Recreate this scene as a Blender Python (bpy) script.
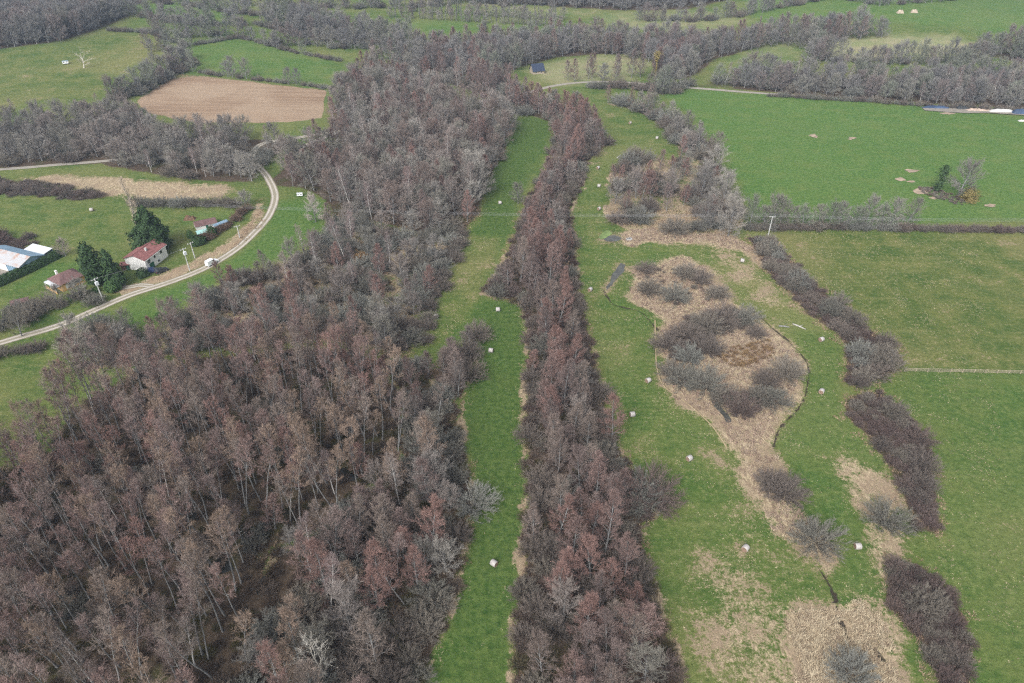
import bpy, math, random
import numpy as np
from mathutils import Vector, noise
from mathutils.geometry import delaunay_2d_cdt
R = math.radians
random.seed(7); rng = np.random.default_rng(7)
scene = bpy.context.scene
for o in list(bpy.data.objects): bpy.data.objects.remove(o)
C = scene.collection

# ------------------------------------------------------------------ camera, sky, sun, exposure
PITCH, FPX, CAMZ, W, H = R(35.7), 683.0, 115.0, 1024, 683
cam = bpy.data.objects.new('camera', bpy.data.cameras.new('camera')); C.objects.link(cam)
cam.location = (0, 0, CAMZ); cam.rotation_euler = (R(90) - PITCH, 0, 0)
cam.data.sensor_width = 36; cam.data.lens = 36 * FPX / W
cam.data.clip_start = 1; cam.data.clip_end = 12000
scene.camera = cam
SUN_EL, SUN_AZ = R(42), R(205)          # soft light from behind and a little left of the camera
world = bpy.data.worlds.new('World'); scene.world = world; world.use_nodes = True
wn = world.node_tree.nodes; wl = world.node_tree.links; wn.clear()
sky = wn.new('ShaderNodeTexSky'); sky.sky_type = 'NISHITA'; sky.sun_disc = False
sky.sun_elevation = SUN_EL; sky.sun_rotation = SUN_AZ
sky.air_density = 1.0; sky.dust_density = 4.0; sky.ozone_density = 1.0
hs = wn.new('ShaderNodeHueSaturation'); hs.inputs['Saturation'].default_value = 0.25   # overcast: a grey sky
bg = wn.new('ShaderNodeBackground'); bg.inputs['Strength'].default_value = 0.15
wo = wn.new('ShaderNodeOutputWorld')
wl.new(sky.outputs[0], hs.inputs['Color']); wl.new(hs.outputs[0], bg.inputs[0]); wl.new(bg.outputs[0], wo.inputs[0])
sun = bpy.data.objects.new('sun', bpy.data.lights.new('sun', 'SUN')); C.objects.link(sun)
sun.data.energy = 1.5; sun.data.angle = R(25); sun.data.color = (1.0, 0.985, 0.965)
sd = Vector((math.sin(SUN_AZ) * math.cos(SUN_EL), math.cos(SUN_AZ) * math.cos(SUN_EL), math.sin(SUN_EL)))
sun.rotation_euler = (-sd).to_track_quat('-Z', 'Y').to_euler(); sun.location = (0, -50, 200)
vs = scene.view_settings; vs.view_transform = 'Standard'; vs.look = 'None'; vs.exposure = 0.72; vs.gamma = 1.0
vs.use_curve_mapping = False
scene.render.engine = 'CYCLES'
cy = scene.cycles; cy.max_bounces = 3; cy.diffuse_bounces = 1; cy.glossy_bounces = 1; cy.transmission_bounces = 2
cy.volume_bounces = 0; cy.caustics_reflective = False; cy.caustics_refractive = False
cy.use_denoising = False; cy.filter_width = 1.25; cy.denoiser = 'OPENIMAGEDENOISE'; cy.denoising_input_passes = 'RGB_ALBEDO_NORMAL'; cy.denoising_prefilter = 'ACCURATE'; cy.use_adaptive_sampling = False

# ------------------------------------------------------------------ terrain and the pixel-to-ground helper
def sstep(a, b, x):
    t = np.clip((np.asarray(x, float) - a) / (b - a), 0, 1); return t * t * (3 - 2 * t)
def height(x, y):
    x = np.asarray(x, float); y = np.asarray(y, float)
    z = 16 * sstep(400, 800, y)
    z = z + 7 * np.exp(-(((x + 330) / 150) ** 2 + ((y - 470) / 120) ** 2))
    z = z + 8 * np.exp(-(((x - 300) / 170) ** 2 + ((y - 560) / 110) ** 2))
    z = z + 4 * np.sin(x / 95 + 1.1) * np.sin(y / 120) * sstep(330, 520, y)
    z = z + 0.14 * np.sin(x / 9.0 + 0.6) * np.sin(y / 11.0) + 0.10 * np.sin(x / 17 + y / 13)
    return z
def hz(x, y): return float(height(x, y))
def at(px, py, h=0.0):
    dx = (px - 512) / FPX; dy = (341.5 - py) / FPX
    cy_, sy_ = math.cos(PITCH), math.sin(PITCH)
    dY = cy_ + dy * sy_; dZ = -sy_ + dy * cy_
    if dZ > -0.02: dZ = -0.02
    z = 0.0
    for _ in range(12):
        t = (CAMZ - z - h) / -dZ
        x, y = dx * t, dY * t
        z = 0.5 * z + 0.5 * hz(x, y)
    return x, y
def to_px(x, y, z):
    d = z - CAMZ
    f = y * math.cos(PITCH) - d * math.sin(PITCH); u = y * math.sin(PITCH) + d * math.cos(PITCH)
    return 512 + FPX * x / f, 341.5 - FPX * u / f, f
def P(pts, h=0.0): return np.array([at(p[0], p[1], p[2] if len(p) > 2 else h) for p in pts])

# ------------------------------------------------------------------ polygons
def sdf(poly, pts):
    """signed distance (negative inside) of pts to a closed polygon"""
    a = poly; b = np.roll(poly, -1, 0)
    out = np.full(len(pts), 1e9); ins = np.zeros(len(pts), bool)
    for (ax, ay), (bx, by) in zip(a, b):
        ex, ey = bx - ax, by - ay; L = ex * ex + ey * ey + 1e-12
        t = np.clip(((pts[:, 0] - ax) * ex + (pts[:, 1] - ay) * ey) / L, 0, 1)
        d = (pts[:, 0] - ax - t * ex) ** 2 + (pts[:, 1] - ay - t * ey) ** 2
        out = np.minimum(out, d)
        c = (ay > pts[:, 1]) != (by > pts[:, 1])
        with np.errstate(divide='ignore', invalid='ignore'):
            xi = ex * (pts[:, 1] - ay) / (by - ay) + ax
        ins ^= c & (pts[:, 0] < xi)
    out = np.sqrt(out)
    return np.where(ins, -out, out)
def seg_dist(line, pts):
    out = np.full(len(pts), 1e9)
    for (ax, ay), (bx, by) in zip(line[:-1], line[1:]):
        ex, ey = bx - ax, by - ay; L = ex * ex + ey * ey + 1e-12
        t = np.clip(((pts[:, 0] - ax) * ex + (pts[:, 1] - ay) * ey) / L, 0, 1)
        out = np.minimum(out, (pts[:, 0] - ax - t * ex) ** 2 + (pts[:, 1] - ay - t * ey) ** 2)
    return np.sqrt(out)
def resample(line, step):
    line = np.asarray(line, float); d = np.r_[0, np.cumsum(np.hypot(*np.diff(line, axis=0).T))]
    n = max(2, int(d[-1] / step) + 1); s = np.linspace(0, d[-1], n)
    return np.c_[np.interp(s, d, line[:, 0]), np.interp(s, d, line[:, 1])]
def smooth_line(line, step):
    """Catmull-Rom through the points, resampled"""
    L = [np.asarray(p, float) for p in line]; L = [2 * L[0] - L[1]] + L + [2 * L[-1] - L[-2]]
    out = []
    for i in range(1, len(L) - 2):
        for t in np.linspace(0, 1, 12, endpoint=False):
            p0, p1, p2, p3 = L[i - 1:i + 3]
            out.append(0.5 * (2 * p1 + (p2 - p0) * t + (2 * p0 - 5 * p1 + 4 * p2 - p3) * t ** 2 + (3 * p1 - p0 - 3 * p2 + p3) * t ** 3))
    out.append(L[-2]); return resample(out, step)
def rough(poly, far=0.0):
    """subdivide and roughen a polygon's outline, finer near the camera"""
    out = []
    n = len(poly)
    for i in range(n):
        a, b = poly[i], poly[(i + 1) % n]
        d = math.hypot(*(0.5 * (a + b))); step = 1.6 if d < 220 else (3 if d < 330 else 7)
        k = max(1, int(math.hypot(*(b - a)) / step))
        for j in range(k):
            p = a + (b - a) * j / k
            amp = 0.55 if d < 330 else 1.2
            v = noise.noise_vector(Vector((p[0] / 3.1, p[1] / 3.1, 1.7)))
            w = noise.noise_vector(Vector((p[0] / 8.0, p[1] / 8.0, 6.3))) * far
            out.append((p[0] + v.x * amp * 1.6 + w.x, p[1] + v.y * amp * 1.6 + w.y))
    return np.array(out)

def canopy(px, low, high):
    """ground outline of a wood whose outline was drawn around the visible canopy: far edges are seen at the tree tops, near edges at the feet"""
    n = len(px); ar = sum(px[i][0] * px[(i + 1) % n][1] - px[(i + 1) % n][0] * px[i][1] for i in range(n)); sg = 1 if ar > 0 else -1
    out = []
    for i in range(n):
        a, b = px[i - 1], px[(i + 1) % n]; tx, ty = b[0] - a[0], b[1] - a[1]; L = math.hypot(tx, ty) + 1e-9
        ny = -tx / L * sg                      # outward normal, pixel y (negative: far side)
        out.append(at(px[i][0], px[i][1], low + (high - low) * min(1, max(0, 0.35 - 0.85 * ny))))
    return np.array(out)

# ------------------------------------------------------------------ materials
def mat(name): 
    m = bpy.data.materials.new(name); m.use_nodes = True
    return m, m.node_tree.nodes, m.node_tree.links, m.node_tree.nodes['Principled BSDF']
class N:
    """small helper for node graphs"""
    def __init__(s, m): s.n, s.l = m.node_tree.nodes, m.node_tree.links
    def put(s, sock, v):
        if isinstance(v, bpy.types.NodeSocket): s.l.new(v, sock)
        else:
            if sock.type == 'RGBA' and not isinstance(v, (int, float)) and len(v) == 3: v = (*v, 1)
            sock.default_value = v
    def math(s, op, a, b=0.0, c=0.0, clamp=False):
        n = s.n.new('ShaderNodeMath'); n.operation = op; n.use_clamp = clamp
        for i, v in enumerate((a, b, c)): s.put(n.inputs[i], v)
        return n.outputs[0]
    def mix(s, f, a, b):
        n = s.n.new('ShaderNodeMix'); n.data_type = 'RGBA'; n.clamp_factor = True
        s.put(n.inputs[0], f); s.put(n.inputs[6], a); s.put(n.inputs[7], b); return n.outputs[2]
    def noise(s, vec, scale, detail=3, rough=0.55, dist=0.0, out=0):
        n = s.n.new('ShaderNodeTexNoise'); s.put(n.inputs['Vector'], vec)
        n.inputs['Scale'].default_value = scale; n.inputs['Detail'].default_value = detail
        n.inputs['Roughness'].default_value = rough; n.inputs['Distortion'].default_value = dist
        return n.outputs[out]
    def attr(s, name, kind='GEOMETRY', out='Fac'):
        n = s.n.new('ShaderNodeAttribute'); n.attribute_name = name; n.attribute_type = kind; return n.outputs[out]
    def ss(s, v, a, b):
        n = s.n.new('ShaderNodeMapRange'); n.interpolation_type = 'SMOOTHSTEP'
        s.put(n.inputs[0], v); n.inputs[1].default_value = a; n.inputs[2].default_value = b; return n.outputs[0]
    def pos(s): return s.n.new('ShaderNodeNewGeometry').outputs['Position']
    def mapv(s, vec, scale=(1, 1, 1), rot=(0, 0, 0)):
        n = s.n.new('ShaderNodeMapping'); s.put(n.inputs[0], vec); n.inputs['Scale'].default_value = scale
        n.inputs['Rotation'].default_value = rot; return n.outputs[0]
    def bump(s, h, strength, dist, bsdf):
        n = s.n.new('ShaderNodeBump'); n.inputs['Strength'].default_value = strength; n.inputs['Distance'].default_value = dist
        s.put(n.inputs['Height'], h); s.l.new(n.outputs[0], bsdf.inputs['Normal'])
M = {}
def plain(name, col, roughness=0.8, var=0.15, scale=1.5, metallic=0.0, spec=0.3):
    m, n, l, b = mat(name); g = N(m)
    tc = n.new('ShaderNodeTexCoord').outputs['Object']
    f = g.noise(tc, scale, 4)
    lo = tuple(c * (1 - var) for c in col); hi = tuple(min(1, c * (1 + var)) for c in col)
    g.put(b.inputs['Base Color'], g.mix(g.ss(f, 0.3, 0.7), lo, hi))
    b.inputs['Roughness'].default_value = roughness; b.inputs['Metallic'].default_value = metallic
    b.inputs['Specular IOR Level'].default_value = spec
    M[name] = m; return m

def ground_material():
    m, n, l, b = mat('ground_cover'); g = N(m); p = g.pos()
    big = g.noise(p, 0.018, 3); mid = g.noise(p, 0.11, 4); fine = g.noise(p, 0.75, 5, 0.75); tiny = g.noise(p, 2.4, 3, 0.75)
    dry, lit, lush, soil, pale, wet, deep = (g.attr(a) for a in ('dry', 'lit', 'lush', 'soil', 'pale', 'wet', 'deep'))
    # grass: deep green to yellow green, with pale flecks of last year's blades
    grass = g.mix(g.ss(mid, 0.3, 0.7), (0.052, 0.090, 0.019), (0.124, 0.136, 0.040))
    grass = g.mix(g.ss(big, 0.42, 0.66), grass, (0.170, 0.158, 0.060))
    grass = g.mix(g.math('MULTIPLY', g.ss(fine, 0.5, 0.72), 0.8), grass, (0.225, 0.205, 0.090))
    grass = g.mix(g.math('MULTIPLY', g.ss(fine, 0.48, 0.28), 0.6), grass, (0.028, 0.058, 0.013))
    streak = g.noise(g.mapv(p, (0.12, 1.0, 1), (0, 0, 0.25)), 0.45, 4, 0.65)
    grass = g.mix(g.math('MULTIPLY', g.ss(streak, 0.5, 0.72), 0.45), grass, (0.185, 0.180, 0.070))
    lushc = g.mix(g.ss(fine, 0.32, 0.68), (0.042, 0.110, 0.021), (0.112, 0.188, 0.047))
    lushc = g.mix(g.math('MULTIPLY', g.ss(mid, 0.45, 0.7), 0.5), lushc, (0.118, 0.164, 0.044))
    lushc = g.mix(g.math('MULTIPLY', g.ss(streak, 0.52, 0.72), 0.35), lushc, (0.150, 0.180, 0.064))
    grass = g.mix(g.math('MULTIPLY', lush, 0.9), grass, lushc)
    deepc = g.mix(g.ss(fine, 0.3, 0.7), (0.026, 0.062, 0.012), (0.082, 0.124, 0.030))
    deepc = g.mix(g.math('MULTIPLY', g.ss(tiny, 0.55, 0.75), 0.4), deepc, (0.11, 0.125, 0.05))
    grass = g.mix(deep, grass, deepc)
    palec = g.mix(g.ss(mid, 0.3, 0.7), (0.205, 0.225, 0.105), (0.30, 0.265, 0.165))
    grass = g.mix(pale, grass, palec)
    # straw: dead grass and reed, threshold broken by noise so that it meets the green raggedly
    st = g.noise(g.mapv(p, (0.9, 0.35, 1), (0, 0, 0.5)), 1.6, 4, 0.65, 1.2)
    straw = g.mix(g.ss(st, 0.3, 0.72), (0.215, 0.160, 0.105), (0.47, 0.38, 0.25))
    straw = g.mix(g.math('MULTIPLY', g.ss(mid, 0.45, 0.62), 0.75), straw, (0.255, 0.190, 0.130))
    dm = g.math('ADD', dry, g.math('MULTIPLY', g.math('SUBTRACT', fine, 0.5), 0.95))
    dm = g.math('ADD', dm, g.math('MULTIPLY', g.math('SUBTRACT', mid, 0.5), 1.0))
    dm = g.math('ADD', dm, g.math('MULTIPLY', g.math('SUBTRACT', big, 0.5), 0.5))
    dm = g.math('ADD', dm, g.math('MULTIPLY', g.math('SUBTRACT', tiny, 0.5), 0.7))
    col = g.mix(g.ss(dm, 0.42, 0.66), grass, straw)
    # wood floor: leaf litter, moss
    litc = g.mix(g.ss(fine, 0.3, 0.7), (0.050, 0.036, 0.026), (0.110, 0.080, 0.055))
    litc = g.mix(g.math('MULTIPLY', g.ss(mid, 0.5, 0.7), 0.7), litc, (0.050, 0.055, 0.018))
    lm = g.math('ADD', lit, g.math('MULTIPLY', g.math('SUBTRACT', fine, 0.5), 0.9))
    col = g.mix(g.ss(lm, 0.4, 0.62), col, litc)
    # ploughed / bare soil with faint drill lines
    rows = g.noise(g.mapv(p, (0.03, 1.0, 1), (0, 0, 0.14)), 0.55, 3, 0.6)
    sc = g.mix(g.ss(rows, 0.35, 0.65), (0.225, 0.150, 0.098), (0.300, 0.213, 0.145))
    sc = g.mix(g.math('MULTIPLY', g.ss(big, 0.45, 0.62), 0.7), sc, (0.335, 0.250, 0.175))
    sm = g.math('ADD', soil, g.math('MULTIPLY', g.math('SUBTRACT', fine, 0.5), 0.6))
    col = g.mix(g.ss(sm, 0.42, 0.6), col, sc)
    wm = g.math('ADD', wet, g.math('MULTIPLY', g.math('SUBTRACT', fine, 0.5), 1.1))
    col = g.mix(g.ss(wm, 0.38, 0.66), col, (0.045, 0.036, 0.026))
    g.put(b.inputs['Base Color'], col)
    b.inputs['Roughness'].default_value = 0.95; b.inputs['Specular IOR Level'].default_value = 0.1
    g.bump(g.math('ADD', fine, g.math('MULTIPLY', tiny, 0.6)), 0.7, 0.35, b)
    M['ground'] = m
ground_material()

def twig_material():
    m, n, l, b = mat('twigs'); g = N(m)
    t = g.attr('tint', 'INSTANCER', 'Color')
    oi = n.new('ShaderNodeObjectInfo'); tc = n.new('ShaderNodeTexCoord').outputs['Object']
    h = n.new('ShaderNodeHueSaturation'); g.put(h.inputs['Color'], t)
    f = g.noise(tc, 0.9, 2)
    g.put(h.inputs['Value'], g.math('ADD', g.math('MULTIPLY', oi.outputs['Random'], 0.30), g.math('ADD', 0.62, g.math('MULTIPLY', f, 0.5))))
    g.put(b.inputs['Base Color'], h.outputs[0]); b.inputs['Roughness'].default_value = 0.9
    b.inputs['Specular IOR Level'].default_value = 0.15
    M['twig'] = m
twig_material()
def bark(name, c1, c2, scale=3, stretch=0.25):
    m, n, l, b = mat(name); g = N(m); tc = n.new('ShaderNodeTexCoord').outputs['Object']
    f = g.noise(g.mapv(tc, (1, 1, stretch)), scale, 4, 0.6)
    g.put(b.inputs['Base Color'], g.mix(g.ss(f, 0.35, 0.65), c1, c2)); b.inputs['Roughness'].default_value = 0.9
    b.inputs['Specular IOR Level'].default_value = 0.15
    M[name] = m
bark('bark_grey', (0.145, 0.142, 0.138), (0.265, 0.262, 0.258))
bark('bark_brown', (0.085, 0.072, 0.065), (0.155, 0.135, 0.122))
bark('bark_pale', (0.27, 0.255, 0.225), (0.45, 0.43, 0.39))
bark('bark_birch', (0.36, 0.34, 0.32), (0.66, 0.64, 0.61), 4, 1.6)
def vcol_material(name, rough_=0.9):
    m, n, l, b = mat(name); g = N(m)
    g.put(b.inputs['Base Color'], g.attr('tint', 'GEOMETRY', 'Color')); b.inputs['Roughness'].default_value = rough_
    b.inputs['Specular IOR Level'].default_value = 0.15
    M[name] = m
vcol_material('blades')
def leaf_material(name, c1, c2):
    m, n, l, b = mat(name); g = N(m); tc = n.new('ShaderNodeTexCoord').outputs['Object']
    f = g.noise(tc, 1.3, 4, 0.7)
    g.put(b.inputs['Base Color'], g.mix(g.ss(f, 0.3, 0.7), c1, c2)); b.inputs['Roughness'].default_value = 0.7
    b.inputs['Specular IOR Level'].default_value = 0.25
    M[name] = m
leaf_material('leaf_dark', (0.018, 0.042, 0.014), (0.045, 0.085, 0.026))
leaf_material('leaf_mid', (0.030, 0.075, 0.018), (0.075, 0.135, 0.035))
leaf_material('leaf_ivy', (0.022, 0.050, 0.016), (0.060, 0.100, 0.035))
def track_material(name, wheel, mid_, edge):
    m, n, l, b = mat(name); g = N(m); p = g.pos()
    u = g.attr('across'); f = g.noise(p, 1.1, 4, 0.65); f2 = g.noise(p, 0.12, 3)
    au = g.math('ABSOLUTE', u)
    w = g.math('SUBTRACT', 1.0, g.math('DIVIDE', g.math('ABSOLUTE', g.math('SUBTRACT', au, 0.52)), 0.30), clamp=True)
    col = g.mix(g.ss(g.math('ADD', w, g.math('MULTIPLY', g.math('SUBTRACT', f, 0.5), 0.9)), 0.15, 0.5), mid_, wheel)
    col = g.mix(g.ss(g.math('ADD', au, g.math('MULTIPLY', g.math('SUBTRACT', f, 0.5), 0.5)), 0.84, 0.98), col, edge)
    col = g.mix(g.math('MULTIPLY', g.ss(f2, 0.4, 0.7), 0.35), col, mid_)
    g.put(b.inputs['Base Color'], col); b.inputs['Roughness'].default_value = 0.95; b.inputs['Specular IOR Level'].default_value = 0.1
    g.bump(f, 0.4, 0.1, b); M[name] = m
track_material('track_gravel', (0.46, 0.42, 0.37), (0.27, 0.24, 0.18), (0.15, 0.13, 0.08))
track_material('lane_asphalt', (0.34, 0.31, 0.27), (0.27, 0.245, 0.21), (0.13, 0.12, 0.07))
track_material('path_straw', (0.40, 0.31, 0.20), (0.30, 0.24, 0.14), (0.16, 0.15, 0.07))
def water_material(name, col, r=0.08):
    m, n, l, b = mat(name); g = N(m); p = g.pos()
    f = g.noise(p, 0.5, 4)
    g.put(b.inputs['Base Color'], g.mix(g.ss(f, 0.35, 0.65), tuple(c * 0.6 for c in col), col))
    b.inputs['Roughness'].default_value = r; b.inputs['Specular IOR Level'].default_value = 0.5
    g.bump(g.noise(p, 2.5, 2), 0.08, 0.05, b); M[name] = m
water_material('water_dark', (0.018, 0.018, 0.014)); water_material('water_grey', (0.085, 0.085, 0.075), 0.12)

# ------------------------------------------------------------------ mesh and object helpers
class MB:
    def __init__(s): s.v, s.f = [], []
    def box(s, c, d, rz=0.0, tilt=0.0):
        x, y, z = d[0] / 2, d[1] / 2, d[2] / 2; k = len(s.v); ca, sa = math.cos(rz), math.sin(rz)
        for a, b_, e in ((-x, -y, -z), (x, -y, -z), (x, y, -z), (-x, y, -z), (-x, -y, z), (x, -y, z), (x, y, z), (-x, y, z)):
            s.v.append((c[0] + a * ca - b_ * sa, c[1] + a * sa + b_ * ca, c[2] + e))
        for q in ((0, 3, 2, 1), (4, 5, 6, 7), (0, 1, 5, 4), (1, 2, 6, 5), (2, 3, 7, 6), (3, 0, 4, 7)): s.f.append(tuple(k + i for i in q))
        return s
    def poly(s, pts):
        k = len(s.v); s.v += [tuple(p) for p in pts]; s.f.append(tuple(range(k, k + len(pts)))); return s
    def prism(s, prof, axis, a, b_):
        """extrude a 2-D profile along axis ('x' or 'y') from a to b_"""
        k = len(s.v); n = len(prof)
        for t in (a, b_):
            for (u, w) in prof: s.v.append((t, u, w) if axis == 'x' else (u, t, w))
        s.f.append(tuple(range(k, k + n))); s.f.append(tuple(range(k + 2 * n - 1, k + n - 1, -1)))
        for i in range(n):
            j = (i + 1) % n; s.f.append((k + i, k + n + i, k + n + j, k + j))
        return s
    def tube(s, pts, rad, n=5, cap=False):
        k = len(s.v); m = len(pts)
        for i, p in enumerate(pts):
            a = Vector(pts[min(i + 1, m - 1)]) - Vector(pts[max(i - 1, 0)])
            if a.length < 1e-6: a = Vector((0, 0, 1))
            a.normalize(); u = a.orthogonal().normalized(); w = a.cross(u)
            for j in range(n):
                t = 2 * math.pi * j / n; q = Vector(p) + (u * math.cos(t) + w * math.sin(t)) * rad[i]; s.v.append(tuple(q))
        for i in range(m - 1):
            for j in range(n):
                jj = (j + 1) % n; s.f.append((k + i * n + j, k + i * n + jj, k + (i + 1) * n + jj, k + (i + 1) * n + j))
        if cap:
            s.f.append(tuple(range(k + n - 1, k - 1, -1))); s.f.append(tuple(range(k + (m - 1) * n, k + m * n)))
        return s
    def mesh(s, name, m, smooth=False):
        me = bpy.data.meshes.new(name); me.from_pydata(s.v, [], s.f)
        if m: me.materials.append(m)
        if smooth: me.polygons.foreach_set('use_smooth', [True] * len(me.polygons))
        me.update(); return me
def link(name, data=None, parent=None, loc=None, rz=None):
    o = bpy.data.objects.new(name, data); C.objects.link(o)
    if parent: o.parent = parent
    if loc is not None: o.location = loc
    if rz is not None: o.rotation_euler = (0, 0, rz)
    return o
def tag(o, label=None, cat=None, group=None, kind=None):
    for k, v in (('label', label), ('category', cat), ('group', group), ('kind', kind)):
        if v: o[k] = v
    return o
def thing(name, label, cat, loc, rz=0.0, group=None): return tag(link(name, None, None, loc, rz), label, cat, group)
def part(name, mb, m, parent, smooth=False): return link(name, mb.mesh(name, m, smooth), parent)

# ------------------------------------------------------------------ ground: one sheet cut into fields, meadows, beds and wood floors
GREEN = dict(dry=0.12, lit=0, lush=0.35, soil=0, pale=0, wet=0, deep=0)
def cov(**k): d = dict(GREEN); d.update(k); return d
AREAS = []      # (name, world polygon, cover, blend width)
def area(name, pts, blend=1.3, h=0.0, **c): AREAS.append((name, P(pts, h), cov(**c), blend))
WOOD = dict(lit=0.95, lush=0, dry=0.3)

# wood floors (outlines are where the canopy is seen, so they are taken at part of the tree height)
W_TALL = [(-160, 470), (0, 458), (45, 440), (66, 398), (125, 366), (200, 346), (270, 340), (330, 338), (385, 350), (402, 400), (400, 455), (360, 488), (330, 520), (272, 545), (256, 600), (246, 683), (225, 770), (-170, 770)]
W_MIX = [(385, 350), (418, 354), (432, 375), (462, 402), (458, 430), (474, 470), (466, 520), (459, 570), (446, 622), (421, 683), (395, 770), (225, 770), (248, 650), (256, 600), (272, 545), (330, 520), (360, 488), (400, 455), (402, 400)]
W_SCRUB = [(70, 325), (110, 318), (150, 328), (190, 298), (235, 272), (285, 258), (318, 235), (335, 215), (380, 218), (425, 230), (458, 240), (446, 262), (434, 290), (422, 312), (412, 330), (415, 352), (385, 350), (330, 338), (270, 340), (200, 346), (125, 366), (80, 372)]
W_GREY = [(262, 172), (290, 140), (330, 125), (334, 98), (342, 72), (370, 52), (420, 62), (470, 88), (512, 112), (505, 150), (490, 180), (480, 212), (455, 236), (425, 232), (380, 220), (335, 215), (322, 195), (300, 186), (276, 184)]
W_UPPER = [(420, 62), (500, 62), (530, 86), (556, 92), (580, 100), (612, 128), (604, 150), (590, 165), (570, 170), (550, 150), (555, 124), (530, 115), (512, 112), (470, 88)]
W_BELT = [(505, 770), (512, 683), (514, 620), (523, 560), (527, 480), (524, 420), (526, 370), (528, 335), (521, 302), (484, 292), (490, 272), (506, 245), (514, 222), (524, 198), (538, 172), (550, 150), (570, 150), (604, 150), (586, 162), (582, 185), (571, 205), (575, 235), (578, 270), (583, 300), (592, 335), (603, 375), (609, 405), (626, 445), (640, 470), (660, 480), (664, 500), (645, 522), (650, 560), (664, 600), (680, 640), (688, 683), (700, 770)]
W_SPUR = [(477, 310), (481, 330), (474, 365), (462, 396), (440, 398), (428, 372), (420, 354), (436, 345), (460, 330)]
W_ISLE = [(612, 165), (640, 145), (662, 152), (690, 150), (720, 165), (738, 190), (744, 222), (722, 234), (690, 230), (660, 228), (625, 226), (606, 214), (607, 188)]
W_FARHEDGE = [(600, 90), (640, 95), (665, 102), (692, 122), (718, 150), (700, 160), (682, 150), (665, 126), (640, 112), (612, 103)]
W_NORTH = [(-170, 105), (0, 108), (60, 104), (110, 95), (128, 93), (150, 112), (200, 121), (270, 122), (332, 116), (332, 126), (290, 140), (262, 165), (252, 180), (215, 180), (150, 172), (100, 162), (0, 166), (-170, 170)]
W_DARK = [(-200, -25), (40, -25), (108, -4), (130, 10), (104, 26), (62, 40), (0, 48), (-200, 60)]
W_MIDFAR = [(235, 16), (300, 10), (360, 25), (412, 30), (405, 43), (360, 42), (300, 36), (255, 24)]
W_BAND = [(385, 46), (430, 39), (500, 31), (560, 28), (640, 30), (700, 33), (760, 26), (830, 20), (890, 22), (890, 37), (830, 44), (790, 45), (750, 50), (715, 58), (690, 76), (668, 80), (650, 62), (600, 53), (560, 56), (520, 66), (500, 75), (440, 72), (400, 65)]
W_RIGHT = [(640, 82), (668, 78), (690, 72), (715, 66), (752, 62), (800, 60), (826, 60), (850, 62), (890, 64), (930, 62), (985, 60), (1070, 66), (1200, 74), (1200, 116), (1060, 110), (950, 103), (850, 97), (775, 91), (720, 86), (668, 83)]
W_CORNER = [(975, 45), (1010, 34), (1070, 30), (1200, 34), (1200, 72), (1070, 66), (1012, 60)]
W_TOP = [(380, -22), (745, -22), (742, -4), (690, 8), (600, 9), (520, 3), (400, 0)]
WOODPOLY = {}
for nm, poly, h in (('TALL', W_TALL, 4), ('MIX', W_MIX, 3), ('SCRUB', W_SCRUB, 2.5), ('GREY', W_GREY, 9), ('UPPER', W_UPPER, 9), ('BELT', W_BELT, 6), ('SPUR', W_SPUR, 8),
                    ('ISLE', W_ISLE, 4), ('FARHEDGE', W_FARHEDGE, 6), ('NORTH', W_NORTH, 9), ('DARK', W_DARK, 11), ('MIDFAR', W_MIDFAR, 7), ('BAND', W_BAND, 9), ('RIGHT', W_RIGHT, 10), ('CORNER', W_CORNER, 11), ('TOP', W_TOP, 4)):
    WOODPOLY[id(poly)] = canopy(poly, 0.8, h); AREAS.append(('woodland_floor', WOODPOLY[id(poly)], cov(**(WOOD if nm not in ('ISLE', 'SCRUB') else dict(lit=0.40, lush=0.1, dry=0.60))), 2.5))
# left side
area('pasture', [(-170, 60), (0, 50), (40, 46), (75, 38), (105, 30), (152, 32), (160, 44), (152, 60), (130, 82), (105, 98), (60, 106), (-170, 110)], 3, lush=0.2, dry=0.28)
area('pasture', [(184, 48), (240, 37), (270, 45), (300, 53), (336, 60), (332, 87), (280, 82), (220, 75), (186, 69)], 3, lush=0.8, dry=0.05)
area('ploughed_field', [(136, 102), (160, 84), (182, 74), (230, 79), (326, 90), (322, 118), (290, 122), (200, 123), (150, 114)], 1.5, soil=1.0)
area('rough_field', [(18, 178), (60, 174), (130, 178), (228, 184), (238, 192), (200, 202), (130, 200), (95, 196), (70, 188)], 2, dry=0.75, lush=0.1)
area('paddock', [(-170, 205), (0, 198), (40, 195), (92, 200), (120, 210), (215, 208), (240, 208), (240, 220), (200, 250), (100, 300), (-170, 300)], 2, lush=0.3, dry=0.25)
area('garden_lawn', [(10, 290), (50, 266), (75, 262), (96, 262), (85, 275), (40, 284)], 1.0, lush=1.0, dry=0.0, deep=0.4)
area('garden_lawn', [(178, 216), (232, 208), (240, 216), (215, 232), (185, 226)], 1.0, lush=0.6, dry=0.15)
area('earth_bank', [(110, 292), (150, 278), (190, 262), (222, 244), (248, 222), (256, 200), (268, 198), (262, 222), (240, 248), (205, 266), (165, 282), (125, 296)], 1.2, dry=0.75, lit=0.2, lush=0, soil=0.5)
area('verge', [(112, 322), (130, 302), (170, 287), (207, 273), (240, 254), (260, 236), (276, 214), (284, 200), (322, 200), (320, 232), (285, 258), (235, 272), (190, 298), (150, 328)], 1.2, lush=1.0, dry=0.0, deep=0.25)
area('meadow', [(-160, 372), (0, 358), (40, 354), (60, 368), (62, 398), (45, 438), (0, 462), (-160, 480)], 1.5, lush=0.25, dry=0.15)
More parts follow.
